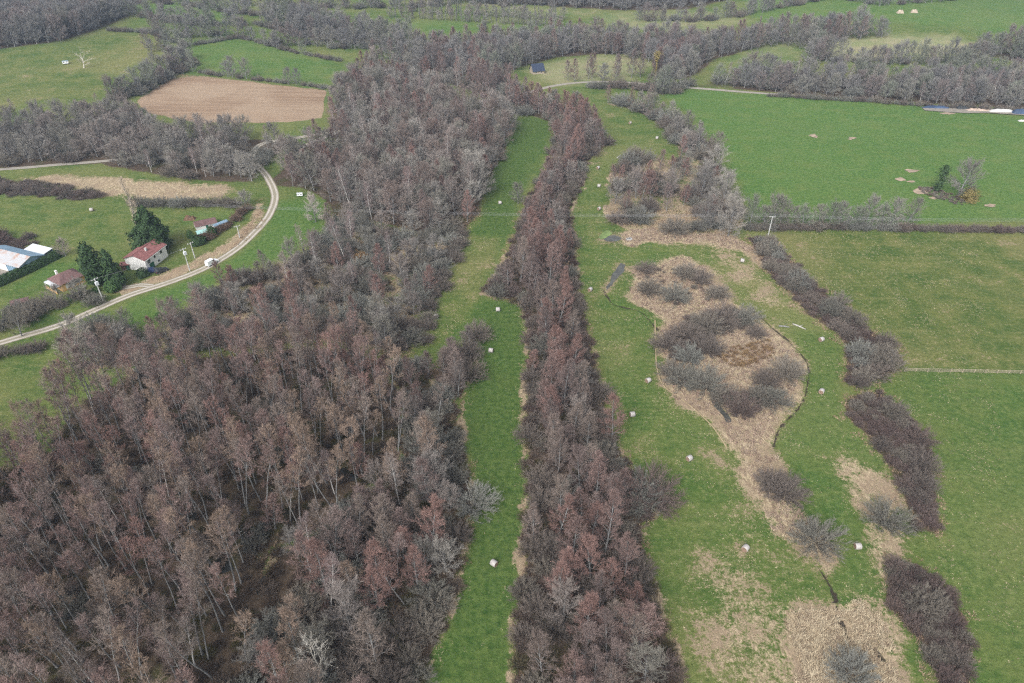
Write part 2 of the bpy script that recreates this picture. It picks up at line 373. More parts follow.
# the valley meadows
area('meadow', [(425, 683), (452, 625), (465, 570), (471, 530), (479, 480), (469, 450), (462, 405), (472, 370), (481, 325), (465, 332), (445, 346), (418, 353), (414, 330), (425, 312), (436, 285), (452, 255), (462, 238), (480, 222), (486, 195), (492, 175), (505, 152), (512, 124), (530, 116), (553, 122), (552, 135), (540, 155), (528, 180), (516, 205), (510, 230), (500, 255), (484, 285), (482, 300), (520, 304), (527, 335), (524, 370), (522, 420), (525, 480), (520, 560), (511, 620), (507, 683), (502, 775), (400, 775)], 1.1, lush=0.75, dry=0.10, deep=0.75)
area('meadow', [(414, 353), (408, 330), (420, 312), (430, 285), (446, 255), (462, 232), (500, 238), (498, 258), (484, 285), (479, 300), (462, 328), (445, 346)], 1.5, lush=0.2, dry=0.32)
area('meadow', [(700, 775), (690, 683), (681, 640), (665, 600), (650, 560), (645, 525), (664, 502), (662, 480), (641, 470), (626, 445), (609, 405), (603, 375), (592, 335), (583, 300), (578, 270), (575, 235), (571, 205), (582, 185), (586, 162), (604, 148), (618, 150), (608, 168), (606, 190), (602, 222), (606, 236), (740, 238), (765, 262), (795, 290), (832, 326), (846, 345), (838, 380), (843, 412), (865, 432), (888, 462), (900, 492), (905, 525), (890, 555), (890, 600), (905, 622), (930, 662), (945, 700), (950, 775)], 1.1, lush=0.38, dry=0.30, deep=0.05)
area('meadow', [(584, 92), (612, 103), (640, 113), (665, 128), (682, 152), (665, 156), (640, 146), (618, 134), (600, 112)], 1.5, lush=0.35, dry=0.32)
area('meadow', [(800, 330), (835, 335), (842, 345), (836, 380), (842, 410), (862, 432), (884, 462), (860, 465), (840, 470), (850, 500), (875, 540), (888, 590), (860, 600), (845, 575), (838, 545), (815, 510), (795, 485), (778, 455), (782, 428), (808, 395), (812, 365), (795, 340)], 1.2, lush=0.6, dry=0.16, deep=0.3)
# straw-coloured beds of reed and dead grass
area('reed_bed', [(636, 264), (690, 256), (718, 274), (735, 300), (757, 316), (790, 345), (808, 366), (805, 392), (782, 424), (776, 450), (790, 480), (812, 510), (834, 540), (838, 562), (826, 570), (795, 548), (768, 526), (748, 490), (732, 455), (714, 428), (690, 406), (664, 386), (656, 352), (660, 326), (640, 306), (626, 288)], 2.6, dry=0.80, lush=0.1)
area('reed_bed', [(602, 236), (630, 228), (690, 233), (742, 236), (772, 262), (760, 268), (738, 250), (700, 246), (660, 244), (628, 246)], 2.6, dry=0.85, lush=0)
area('reed_bed', [(776, 612), (796, 598), (826, 602), (850, 606), (872, 632), (896, 655), (904, 690), (905, 775), (800, 775), (792, 680), (776, 640)], 4.5, dry=1.02, lush=0)
area('reed_bed', [(838, 600), (850, 585), (880, 600), (898, 640), (905, 672), (890, 660), (868, 640)], 2.5, dry=0.70, lush=0.2)
area('rough_grass', [(818, 455), (850, 452), (890, 474), (910, 500), (908, 550), (895, 610), (902, 650), (880, 620), (872, 570), (862, 518), (842, 485)], 3.0, dry=0.66, lush=0.2)
area('rough_grass', [(700, 560), (735, 550), (776, 590), (786, 640), (800, 700), (796, 775), (715, 775), (705, 650)], 5.0, dry=0.58, lush=0.2)
area('rough_grass', [(700, 450), (728, 460), (748, 500), (790, 548), (830, 572), (834, 598), (780, 590), (735, 545), (712, 500)], 4.0, dry=0.46, lush=0.3)
area('rough_grass', [(700, 246), (735, 250), (760, 275), (790, 310), (770, 312), (742, 290), (720, 268)], 2.0, dry=0.5, lush=0.2)
for q_ in ([(596, 240), (606, 232), (614, 230), (626, 237), (620, 245), (604, 245)], [(620, 260), (629, 263), (627, 274), (614, 288), (604, 294), (602, 287), (610, 274)], [(710, 400), (718, 400), (733, 420), (732, 426), (724, 421)]):
    area('pond_bank', q_, 1.6, wet=0.45, dry=0.55, lush=0)
# thicket ground on the right
T_A = [(748, 236), (772, 236), (790, 256), (815, 282), (846, 306), (866, 326), (896, 345), (904, 360), (892, 372), (862, 386), (842, 382), (850, 350), (838, 332), (806, 312), (790, 292), (768, 272)]
T_B = [(846, 394), (880, 392), (906, 408), (926, 440), (936, 480), (942, 532), (914, 528), (903, 492), (888, 462), (866, 432), (846, 414)]
T_C = [(892, 558), (920, 562), (950, 588), (970, 622), (974, 700), (976, 775), (950, 775), (944, 690), (928, 655), (904, 620), (888, 598)]
for t_ in (T_A, T_B, T_C): area('thicket_floor', t_, 1.0, 0.5, lit=0.9, dry=0.4, lush=0)
area('field', [(660, 87), (720, 91), (800, 96), (900, 105), (960, 110), (1024, 117), (1200, 122), (1200, 218), (1024, 220), (900, 224), (760, 226), (744, 194), (722, 150), (694, 116), (668, 98)], 2.0, lush=1.0, dry=0.0)
area('field', [(776, 233), (900, 234), (1024, 236), (1200, 238), (1200, 374), (1024, 373), (902, 371), (898, 350), (872, 328), (846, 306), (815, 282), (790, 254)], 1.4, lush=0.08, dry=0.30)
area('field', [(902, 371), (1024, 373), (1200, 374), (1200, 775), (978, 775), (974, 690), (970, 622), (952, 588), (948, 530), (938, 480), (928, 438), (908, 404)], 1.4, lush=0.5, dry=0.16, deep=0.25)
# far fields
area('field', [(526, 70), (560, 60), (600, 55), (650, 52), (652, 64), (630, 80), (580, 83), (556, 84), (540, 78)], 2, pale=0.75, dry=0.1)
area('field', [(716, 66), (752, 48), (800, 40), (800, 58), (752, 66)], 2, pale=0.35, lush=0.5)
area('field', [(806, 46), (832, 40), (890, 36), (950, 36), (985, 46), (985, 58), (930, 60), (850, 62), (822, 56)], 2, pale=0.85, dry=0.2)
area('field', [(600, 14), (680, 10), (742, 14), (748, 22), (700, 32), (640, 29), (606, 24)], 2, pale=0.5, lush=0.4)
area('field', [(744, -4), (800, -10), (1200, -25), (1200, 34), (1010, 34), (940, 26), (890, 22), (830, 20), (768, 24), (750, 14)], 2, lush=0.9, dry=0)
area('field', [(410, 22), (440, 20), (560, 27), (548, 30), (500, 30), (430, 38), (412, 30)], 2, lush=0.8, dry=0)
area('field', [(120, 4), (170, 4), (228, 14), (216, 24), (150, 22), (132, 12)], 2, lush=0.9, dry=0)
area('field', [(380, -4), (500, 2), (600, 10), (596, 16), (480, 8), (390, 6)], 2, pale=0.3, lush=0.3, dry=0.3)

DITCH = [smooth_line(P(l), 1.2) for l in (
    [(748, 306), (770, 325), (792, 344), (808, 364), (806, 392), (798, 408), (780, 428), (774, 446)],
    [(704, 352), (724, 362), (748, 366)],
    [(660, 330), (656, 352), (664, 384), (690, 404), (714, 426)],
    [(604, 290), (614, 304), (638, 310), (648, 318), (658, 330)],
    [(822, 572), (834, 592), (838, 612), (846, 634), (858, 648)],
    [(862, 628), (872, 645), (884, 660)],
    [(634, 244), (660, 248), (690, 262)])]
DEPTH = [0.30, 0.22, 0.18, 0.3, 0.40, 0.36, 0.18]
def carve(pts):
    z = np.zeros(len(pts))
    for l, d in zip(DITCH, DEPTH):
        lo, hi = l.min(0) - 3, l.max(0) + 3
        k = np.where((pts[:, 0] > lo[0]) & (pts[:, 0] < hi[0]) & (pts[:, 1] > lo[1]) & (pts[:, 1] < hi[1]))[0]
        if len(k): z[k] = np.maximum(z[k], d * (1 - sstep(0.05, 0.6, seg_dist(l, pts[k]) * (1 + 0.5 * np.sin(pts[k][:, 0] * 1.3 + pts[k][:, 1] * 0.9)))))
    return z

FRINGE = [('', W_MIX, 2), ('', W_BELT, 1.5), ('', W_SPUR, 2), ('', W_ISLE, 2.5), ('', W_FARHEDGE, 3)]
def build_ground():
    pts, edges = [], []
    def grid(x0, x1, y0, y1, s):
        xs, ys = np.meshgrid(np.arange(x0, x1, s), np.arange(y0, y1, s))
        q = np.c_[xs.ravel(), ys.ravel()] + rng.uniform(-0.3, 0.3, (xs.size, 2)) * s
        lim = 0.82 * q[:, 1] + 70
        return q[np.abs(q[:, 0]) < lim]
    pts += list(grid(-260, 260, 40, 250, 2.6)); pts += list(grid(-360, 360, 250, 420, 5)); pts += list(grid(-700, 700, 420, 860, 12))
    out = np.array([(x, y) for x in np.arange(-3000, 3001, 250) for y in np.arange(-1000, 4001, 250)], float)
    out = out[~((np.abs(out[:, 0]) < 0.82 * out[:, 1] + 70) & (out[:, 1] > 40) & (out[:, 1] < 860))]
    pts += list(out)
    polys = [(n, rough(p, 3.0 if n in ('reed_bed', 'rough_grass') else 0.0), c, b) for n, p, c, b in AREAS]
    for n, p, c, b in polys:
        k = len(pts); pts += list(p); m = len(p); edges += [(k + i, k + (i + 1) % m) for i in range(m)]
    for n_, p_, h_ in FRINGE:
        q = WOODPOLY[id(p_)]; q = resample(np.r_[q, q[:1]], 1.8); t = np.gradient(q, axis=0); t /= np.linalg.norm(t, axis=1)[:, None] + 1e-9; nn = np.c_[-t[:, 1], t[:, 0]]
        for off in (-1.6, 1.6, 2.8): pts += list(q + nn * off)
    for l in DITCH:
        t = np.gradient(l, axis=0); t /= np.linalg.norm(t, axis=1)[:, None] + 1e-9; nn = np.c_[-t[:, 1], t[:, 0]]
        for off in (0, 0.4, -0.4, 1.0, -1.0): pts += list(l + nn * off)
    v, e, f, _, _, _ = delaunay_2d_cdt([Vector(p) for p in pts], edges, [], 0, 1e-4, False)
    V = np.array([(a.x, a.y) for a in v]); Fc = np.array(f)
    cen = V[Fc].mean(1)
    keys = list(GREEN)
    A = np.tile(np.array([GREEN[k] for k in keys]), (len(V), 1)); own = np.full(len(Fc), -1)
    for i, (n, p, c, b) in enumerate(polys):
        lo, hi = p.min(0) - 2 * b - 1, p.max(0) + 2 * b + 1
        k = np.where((V[:, 0] > lo[0]) & (V[:, 0] < hi[0]) & (V[:, 1] > lo[1]) & (V[:, 1] < hi[1]))[0]
        w = 1 - sstep(-b, b, sdf(p, V[k])); A[k] += (np.array([c[q] for q in keys]) - A[k]) * w[:, None]
        k = np.where((cen[:, 0] > lo[0]) & (cen[:, 0] < hi[0]) & (cen[:, 1] > lo[1]) & (cen[:, 1] < hi[1]))[0]
        own[k[sdf(p, cen[k]) < 0]] = i
    for n_, p_, h_ in FRINGE:
        q = WOODPOLY[id(p_)]; lo, hi = q.min(0) - 5, q.max(0) + 5
        k = np.where((V[:, 0] > lo[0]) & (V[:, 0] < hi[0]) & (V[:, 1] > lo[1]) & (V[:, 1] < hi[1]))[0]; d = sdf(q, V[k]) + np.array([noise.noise(Vector((a / 4.0, b / 4.0, 3.0))) for a, b in V[k]]) * 1.3
        w = (1 - sstep(0.4, 1.7, np.abs(d - 0.3))) * np.clip([0.72 + 1.1 * noise.noise(Vector((a / 9.0, b / 9.0, 8.0))) for a, b in V[k]], 0.1, 1)
        A[k, keys.index('dry')] = np.maximum(A[k, keys.index('dry')], 0.74 * w); A[k, keys.index('lit')] *= 1 - 0.6 * w; A[k, keys.index('soil')] = np.maximum(A[k, keys.index('soil')], 0.0)
    cv = carve(V); A[:, keys.index('wet')] = np.maximum(A[:, keys.index('wet')], np.clip(cv / 0.42, 0, 0.8))
    Z = height(V[:, 0], V[:, 1]) - cv
    for i in range(-1, len(polys)):
        fi = Fc[own == i]
        if not len(fi): continue
        u, inv = np.unique(fi, return_inverse=True); inv = inv.reshape(fi.shape)
        me = bpy.data.meshes.new('ground'); me.from_pydata(np.c_[V[u], Z[u]].tolist(), [], inv.tolist())
        for j, k in enumerate(keys): me.attributes.new(k, 'FLOAT', 'POINT').data.foreach_set('value', A[u, j].astype(np.float32))
        me.polygons.foreach_set('use_smooth', [True] * len(me.polygons)); me.materials.append(M['ground']); me.update()
        tag(link('ground' if i < 0 else polys[i][0], me), kind='structure')
    return V, A, keys
GV, GA, GK = build_ground()
def cover_at(x, y, key):
    i = int(np.argmin((GV[:, 0] - x) ** 2 + (GV[:, 1] - y) ** 2)); return GA[i, GK.index(key)]

def strip(name, px, width, m, lift=0.05, step=2.0, world_pts=None):
    l = smooth_line(P(px) if world_pts is None else world_pts, step); t = np.gradient(l, axis=0); t /= np.linalg.norm(t, axis=1)[:, None]
    nn = np.c_[-t[:, 1], t[:, 0]]; us = np.linspace(-1, 1, 7); v, f, a = [], [], []
    for i in range(len(l)):
        for u in us:
            q = l[i] + nn[i] * u * width / 2 * (1 + 0.06 * noise.noise(Vector((l[i][0] / 3, l[i][1] / 3, u))))
            v.append((q[0], q[1], hz(*q) + lift - 0.02 * u * u)); a.append(u)
    for i in range(len(l) - 1):
        for j in range(6): f.append((i * 7 + j, i * 7 + j + 1, (i + 1) * 7 + j + 1, (i + 1) * 7 + j))
    me = bpy.data.meshes.new(name); me.from_pydata(v, [], f); me.attributes.new('across', 'FLOAT', 'POINT').data.foreach_set('value', a)
    me.materials.append(M[m]); me.polygons.foreach_set('use_smooth', [True] * len(f)); me.update()
    return tag(link(name, me), kind='structure')
ROADS = []
ROAD = [(-60, 362), (0, 343), (20, 337), (60, 325), (95, 310), (130, 295), (170, 282), (205, 268), (235, 250), (255, 232), (269, 215), (275, 196), (268, 178), (257, 165), (252, 156), (262, 144), (296, 138), (340, 131)]
LANE2 = [(300, 148), (340, 131), (375, 123), (410, 117), (450, 108), (490, 100), (530, 92), (553, 86), (580, 82.5), (620, 82), (665, 86), (720, 90), (765, 93.5), (800, 96)]
LANE3 = [(-40, 172), (20, 168), (60, 164.5), (110, 160.5), (140, 158), (170, 158)]
for nm, l, w_, m_ in (('road', ROAD, 3.4, 'track_gravel'), ('lane', LANE2, 3.6, 'lane_asphalt'), ('lane', LANE3, 3.0, 'lane_asphalt')):
    strip(nm, l, w_, m_); ROADS.append((smooth_line(P(l), 3.0), w_ / 2))
strip('driveway', [(118, 288), (130, 287), (140, 285), (152, 286)], 2.6, 'track_gravel', 0.04)
strip('footpath', [(655, 320), (655.5, 345), (657, 368), (664, 386), (688, 404), (712, 426), (727, 448)], 0.35, 'path_straw', 0.05, 1.0)

def blob(name, px, m, lift=0.05, seg=4):
    p = rough(P(px)); zc = max(hz(*q) for q in p) + lift
    mb = MB(); mb.poly([(q[0], q[1], zc) for q in p]); return tag(part(name, mb, M[m], None), kind='structure')
plain('algae', (0.15, 0.21, 0.07), 0.6, 0.3, 0.6)
plain('soil_patch', (0.32, 0.245, 0.18), 0.95, 0.25, 0.5)
plain('yard_grit', (0.24, 0.215, 0.18), 0.95, 0.15, 0.4)
blob('pond', [(603, 239), (608, 236), (614, 235), (619, 237), (622, 239), (617, 241), (608, 242)], 'water_grey', 0.03)
blob('pond_algae', [(598, 237), (603, 232), (609, 229.5), (611, 234), (606, 238.5), (600, 240)], 'algae', 0.06)
blob('pond', [(621, 263), (625, 265), (624, 271), (618, 278), (611, 285), (607, 290), (606, 287), (611, 278), (616, 269)], 'water_grey', 0.03)
blob('pond', [(712, 402), (716, 401), (724, 410), (731, 420), (731, 424), (726, 421), (718, 411)], 'water_grey', 0.06)
for q in ([(163, 530), (172, 524), (180, 540), (172, 552)], [(236, 612), (246, 606), (252, 622), (242, 636)], [(256, 580), (268, 575), (270, 590), (258, 596)], [(186, 505), (196, 503), (198, 520), (188, 522)],
          [(335, 470), (352, 466), (358, 480), (340, 484)], [(6, 655), (20, 650), (24, 672), (8, 676)], [(330, 505), (348, 500), (352, 512), (334, 516)], [(215, 560), (228, 556), (232, 570), (220, 575)]):
    blob('pool', q, 'water_dark', 0.04)
def patch(px, py, rx, ry):
    n = 14; k = random.random() * 9
    blob('bare_soil_patch', [(px + math.cos(6.283 * i / n) * rx * (0.75 + 0.5 * noise.noise(Vector((i * 0.7, k, 0)))), py + math.sin(6.283 * i / n) * ry * (0.75 + 0.5 * noise.noise(Vector((i * 0.7, k, 3))))) for i in range(n)], 'soil_patch', 0.05)
for q in ((814, 136, 6, 1.8), (850, 138.5, 7, 2.0), (912, 170.5, 9, 2.0), (901, 179.5, 6, 2.4), (911, 181.5, 5, 1.6), (921, 191, 10, 4.4), (934, 198, 6, 1.6), (990, 205.5, 8, 2.4), (948, 113.5, 9, 1.2)): patch(*q)
blob('farm_yard', [(-30, 288), (0, 284), (14, 278), (22, 274), (0, 268), (-40, 276)], 'yard_grit', 0.05)
blob('earth_heap_ground', [(922, 108.5), (945, 108.5), (985, 109), (1030, 111), (1060, 114), (1030, 116), (985, 113.5), (950, 113), (925, 110.5)], 'yard_grit', 0.08)

# ------------------------------------------------------------------ bare trees and shrubs: prototypes
def perp(d, rnd):
    v = Vector((rnd.gauss(0, 1), rnd.gauss(0, 1), rnd.gauss(0, 1))); v = v - d * v.dot(d)
    return v.normalized() if v.length > 1e-5 else d.orthogonal().normalized()
def curve(p, d, L, n, up, wob, rnd):
    pts = [p.copy()]; d = d.copy()
    for i in range(n):
        d = (d + Vector((0, 0, up / n)) + perp(d, rnd) * wob).normalized(); p = p + d * (L / n); pts.append(p.copy())
    return pts, d
def along(pts, t):
    k = t * (len(pts) - 1); i = min(int(k), len(pts) - 2); a, b = pts[i], pts[i + 1]
    return a.lerp(b, k - i), (b - a).normalized()
def gen_tree(seed, H, r0, t0, n1, env, ang, up1, n2, l2, n3, l3, tw, stems=1, spread=0.0, lean=0.06, up3=0.35, side=2, wob=0.10, l1seg=4, bare_limb=0.25, r1=0.42):
    """trunk mesh (trunk and limbs) and crown mesh (branches and twigs)"""
    rnd = random.Random(seed); T, K = MB(), MB()
    def twig(p, d, L, w):
        q = perp(d, rnd) * w; tip = p + d * L; k = len(K.v)
        K.v += [tuple(p - q), tuple(p + q), tuple(tip)]; K.f.append((k, k + 1, k + 2))
        for _ in range(side):
            u = rnd.uniform(0.25, 0.8); s = p + d * (L * u)
            e = (d + perp(d, rnd) * rnd.uniform(0.5, 1.0) + Vector((0, 0, up3 * 0.4))).normalized() * (L * rnd.uniform(0.35, 0.6)); q2 = perp(e.normalized(), rnd) * (w * 0.8)
            k = len(K.v); K.v += [tuple(s - q2), tuple(s + q2), tuple(s + e)]; K.f.append((k, k + 1, k + 2))
    for st in range(stems):
        if stems > 1:
            a = 2 * math.pi * (st + rnd.uniform(-0.3, 0.3)) / stems; sp = spread * rnd.uniform(0.35, 1.0)
            d = Vector((math.cos(a) * sp, math.sin(a) * sp, 1)).normalized(); b = Vector((math.cos(a), math.sin(a), 0)) * r0 * 2.0; hh = H * rnd.uniform(0.75, 1.0)
        else:
            d = Vector((rnd.gauss(0, lean), rnd.gauss(0, lean), 1)).normalized(); b = Vector((0, 0, 0)); hh = H
        b.z = -0.3
        tp, _ = curve(b, d, hh, 8, 0.15 if stems == 1 else 0.35, wob * 0.5, rnd)
        T.tube([tuple(q) for q in tp], [r0 * (1.25 if i == 0 else 1) * (1 - 0.88 * i / 8) for i in range(9)], 5)
        az = rnd.uniform(0, 6.28); m1 = max(3, n1 // stems)
        for i in range(m1):
            t = t0 + (1 - t0) * (i + rnd.uniform(0.1, 0.9)) / m1; u = (t - t0) / (1 - t0)
            p, _ = along(tp, min(t, 0.995)); az += 2.4 + rnd.uniform(-0.5, 0.5); A = ang(u) + rnd.uniform(-0.15, 0.15)
            L = env(u) * rnd.uniform(0.72, 1.1) * (1 if stems == 1 else rnd.uniform(0.6, 1.0))
            d1 = Vector((math.cos(az) * math.sin(A), math.sin(az) * math.sin(A), math.cos(A)))
            lp, _ = curve(p, d1, L, l1seg, up1, wob, rnd); rr = max(0.018, r0 * (1 - 0.88 * t) * r1)
            T.tube([tuple(q) for q in lp], [rr * (1 - 0.8 * j / l1seg) for j in range(l1seg + 1)], 3)
            for j in range(n2):
                w = bare_limb + (1 - bare_limb) * (j + rnd.uniform(0.2, 1.0)) / n2; q, dl = along(lp, min(w, 0.99))
                d2 = (dl + perp(dl, rnd) * rnd.uniform(0.5, 1.0) + Vector((0, 0, up1 * 0.25))).normalized()
                L2 = l2 * L * rnd.uniform(0.7, 1.2) * (1.15 - 0.5 * w)
                bp, _ = curve(q, d2, L2, 2, up1 * 0.5, wob, rnd)
                r2 = max(0.012, rr * 0.4); K.tube([tuple(a_) for a_ in bp], [r2, r2 * 0.7, r2 * 0.3], 3)
                for k in range(n3):
                    s = (k + rnd.uniform(0.1, 1.0)) / n3; a_, d3 = along(bp, min(s, 0.99))
                    dd = (d3 * 0.9 + perp(d3, rnd) * rnd.uniform(0.35, 0.95) + Vector((0, 0, up3))).normalized()
                    twig(a_, dd, l3 * rnd.uniform(0.55, 1.2), tw * rnd.uniform(0.7, 1.2))
    return T, K
def bell(a, b, k=1.0): return lambda u: a * (math.sin(math.pi * min(1, max(0.0, u * 0.82 + 0.14))) ** k) + b
PROTO = {}     # kind -> list of dict(trunk mesh, crown mesh, H)
KNAME = dict(alder_tall=('alder_tree', 'alder'), alder=('alder_tree', 'alder'), ash=('ash_tree', 'tree'), willow=('willow_shrub', 'shrub'), birch=('birch_tree', 'birch'), oak=('oak_tree', 'tree'), poplar=('poplar_tree', 'poplar'))
def proto(kind, n, barkname, H, **kw):
    out = []
    for i in range(n):
        T, K = gen_tree(hash((kind.__len__() * 131 + sum(map(ord, kind)), i)) % 100000, H * (1 + 0.08 * ((i % 3) - 1)), **kw)
        out.append(dict(trunk=T.mesh('trunk', M[barkname], True), crown=K.mesh('crown', M['twig']), H=H, v=i))
    PROTO[kind] = out
def gen_shrub(seed, H, Rr, ns, n2, n3, l3, tw, r0=0.05):
    """a dome of stems fanning out from one stool"""
    rnd = random.Random(seed); T, K = MB(), MB()
    lob = [(rnd.uniform(0, 6.28), rnd.uniform(0.75, 1.12)) for _ in range(5)]
    for i in range(ns):
        az = 2.4 * i + rnd.uniform(-0.4, 0.4); el = math.asin(min(0.98, (i + 0.5) / ns * 0.9 + 0.10)) if i % 3 else rnd.uniform(0.15, 0.7)
        k = 1.0
        for la, lf in lob: k *= 1 + (lf - 1) * max(0, math.cos(az - la)) ** 2
        tip = Vector((math.cos(az) * math.cos(el) * Rr, math.sin(az) * math.cos(el) * Rr, math.sin(el) * H)) * k * rnd.uniform(0.80, 1.0)
        b = Vector((math.cos(az), math.sin(az), 0)) * rnd.uniform(0, 0.12) * Rr; b.z = -0.15
        mid = b.lerp(tip, 0.45) + Vector((0, 0, 0.10 * H)) + perp((tip - b).normalized(), rnd) * 0.05 * Rr
        pts = []
        for t in (0, 0.25, 0.5, 0.75, 1.0): pts.append(b * (1 - t) ** 2 + mid * 2 * t * (1 - t) + tip * t * t)
        T.tube([tuple(q) for q in pts], [r0 * (1 - 0.75 * j / 4) for j in range(5)], 3)
        for j in range(n2):
            w = 0.22 + 0.78 * (j + rnd.uniform(0.2, 1.0)) / n2; q, dl = along(pts, min(w, 0.99))
            d2 = (dl + perp(dl, rnd) * rnd.uniform(0.5, 1.0) + Vector((0, 0, 0.25))).normalized(); L2 = 0.30 * (tip - b).length * rnd.uniform(0.6, 1.1) * (1.25 - 0.6 * w)
            bp, _ = curve(q, d2, L2, 2, 0.25, 0.1, rnd); K.tube([tuple(x) for x in bp], [r0 * 0.36, r0 * 0.26, r0 * 0.1], 3)
            for m in range(n3):
                x, d3 = along(bp, min((m + rnd.uniform(0.1, 1.0)) / n3, 0.99)); dd = (d3 * 0.9 + perp(d3, rnd) * rnd.uniform(0.3, 0.9) + q.normalized() * 0.35 + Vector((0, 0, 0.25))).normalized()
                L = l3 * rnd.uniform(0.5, 1.15); wv = perp(dd, rnd) * tw * rnd.uniform(0.7, 1.2); kk = len(K.v)
                K.v += [tuple(x - wv), tuple(x + wv), tuple(x + dd * L)]; K.f.append((kk, kk + 1, kk + 2))
                for _ in range(2):
                    y = x + dd * (L * rnd.uniform(0.2, 0.75)); e = (dd + perp(dd, rnd) * rnd.uniform(0.5, 0.9)).normalized() * (L * rnd.uniform(0.35, 0.6)); w2 = perp(e.normalized(), rnd) * tw * 0.8
                    kk = len(K.v); K.v += [tuple(y - w2), tuple(y + w2), tuple(y + e)]; K.f.append((kk, kk + 1, kk + 2))
    return T, K
proto('alder_tall', 6, 'bark_grey', 18.5, r0=0.19, t0=0.50, n1=18, env=bell(2.5, 0.6, 0.8), ang=lambda u: 1.05 - 0.65 * u, up1=0.35, n2=8, l2=0.46, n3=6, l3=0.85, tw=0.026, lean=0.075, wob=0.13, r1=0.5)
proto('alder', 5, 'bark_grey', 14.5, r0=0.22, t0=0.12, n1=34, env=lambda u: 4.1 * (1 - u) ** 0.6 * (0.55 + 0.45 * min(1, u * 5)) + 0.7, ang=lambda u: 1.15 - 0.7 * u, up1=0.35, n2=9, l2=0.38, n3=7, l3=0.95, tw=0.027, lean=0.04, r1=0.46)
proto('ash', 5, 'bark_grey', 13.0, r0=0.27, t0=0.10, n1=36, env=bell(5.0, 1.4, 0.5), ang=lambda u: 1.4 - 1.0 * u, up1=0.25, n2=11, l2=0.34, n3=8, l3=1.05, tw=0.034, lean=0.05, wob=0.14, r1=0.44)
proto('oak', 4, 'bark_grey', 11.5, r0=0.36, t0=0.12, n1=32, env=bell(6.2, 1.2, 0.6), ang=lambda u: 1.4 - 1.0 * u, up1=0.35, n2=12, l2=0.36, n3=8, l3=1.05, tw=0.036, lean=0.05, wob=0.20, r1=0.42)
proto('birch', 4, 'bark_birch', 16.5, r0=0.18, t0=0.30, n1=26, env=bell(2.0, 0.6, 0.7), ang=lambda u: 0.85 - 0.4 * u, up1=0.15, n2=7, l2=0.5, n3=6, l3=0.95, tw=0.018, lean=0.05, up3=-0.15, r1=0.40)
proto('poplar', 3, 'bark_grey', 19.0, r0=0.28, t0=0.08, n1=46, env=lambda u: 2.8 * (1 - u) ** 0.5 + 0.6, ang=lambda u: 0.42, up1=0.25, n2=7, l2=0.35, n3=7, l3=0.9, tw=0.024, lean=0.02)
PROTO['willow'] = []
for i in range(5):
    T, K = gen_shrub(500 + i, 4.8, 4.3 + 0.3 * (i % 3), 60, 11, 8, 0.56, 0.021, 0.05)
    PROTO['willow'].append(dict(trunk=T.mesh('trunk', M['bark_brown'], True), crown=K.mesh('crown', M['twig']), H=4.8, v=i))

def cool(pal): return [((t[0] * 1.04, t[1] * 1.09, t[2] * 1.10), w) for t, w in pal]
# palettes: (tint, word for the label)
RUSSET = [((0.235, 0.140, 0.120), 'russet'), ((0.210, 0.138, 0.122), 'reddish brown'), ((0.245, 0.172, 0.132), 'orange brown'), ((0.200, 0.142, 0.128), 'mauve brown'), ((0.215, 0.165, 0.140), 'greyish brown')]
MAUVE = [((0.185, 0.135, 0.122), 'mauve brown'), ((0.200, 0.150, 0.130), 'greyish brown'), ((0.220, 0.130, 0.112), 'reddish brown'), ((0.175, 0.140, 0.125), 'dusky brown')]
GREYS = [((0.262, 0.232, 0.206), 'pale grey'), ((0.218, 0.192, 0.174), 'grey'), ((0.232, 0.190, 0.170), 'warm grey'), ((0.205, 0.184, 0.156), 'olive grey')]
DARKS = [((0.145, 0.116, 0.100), 'dark brown'), ((0.170, 0.135, 0.115), 'dusky brown'), ((0.190, 0.160, 0.132), 'grey brown'), ((0.175, 0.160, 0.135), 'olive grey'), ((0.205, 0.195, 0.172), 'pale grey')]
PURPLE = [((0.125, 0.086, 0.078), 'purplish'), ((0.145, 0.105, 0.092), 'dark brown')]
BIRCHP = [((0.225, 0.165, 0.155), 'mauve'), ((0.240, 0.190, 0.170), 'pale brown')]
FARG = [((0.205, 0.185, 0.175), 'grey'), ((0.180, 0.165, 0.160), 'dull grey'), ((0.215, 0.195, 0.170), 'pale grey'), ((0.190, 0.150, 0.140), 'brownish grey'), ((0.190, 0.190, 0.150), 'greenish grey')]
RUSSET, MAUVE, GREYS, DARKS, PURPLE, BIRCHP, FARG = (cool(p_) for p_ in (RUSSET, MAUVE, GREYS, DARKS, PURPLE, BIRCHP, FARG))
PAL = dict(alder_tall=RUSSET, alder=RUSSET, ash=GREYS, oak=GREYS, willow=DARKS, birch=BIRCHP, poplar=FARG)

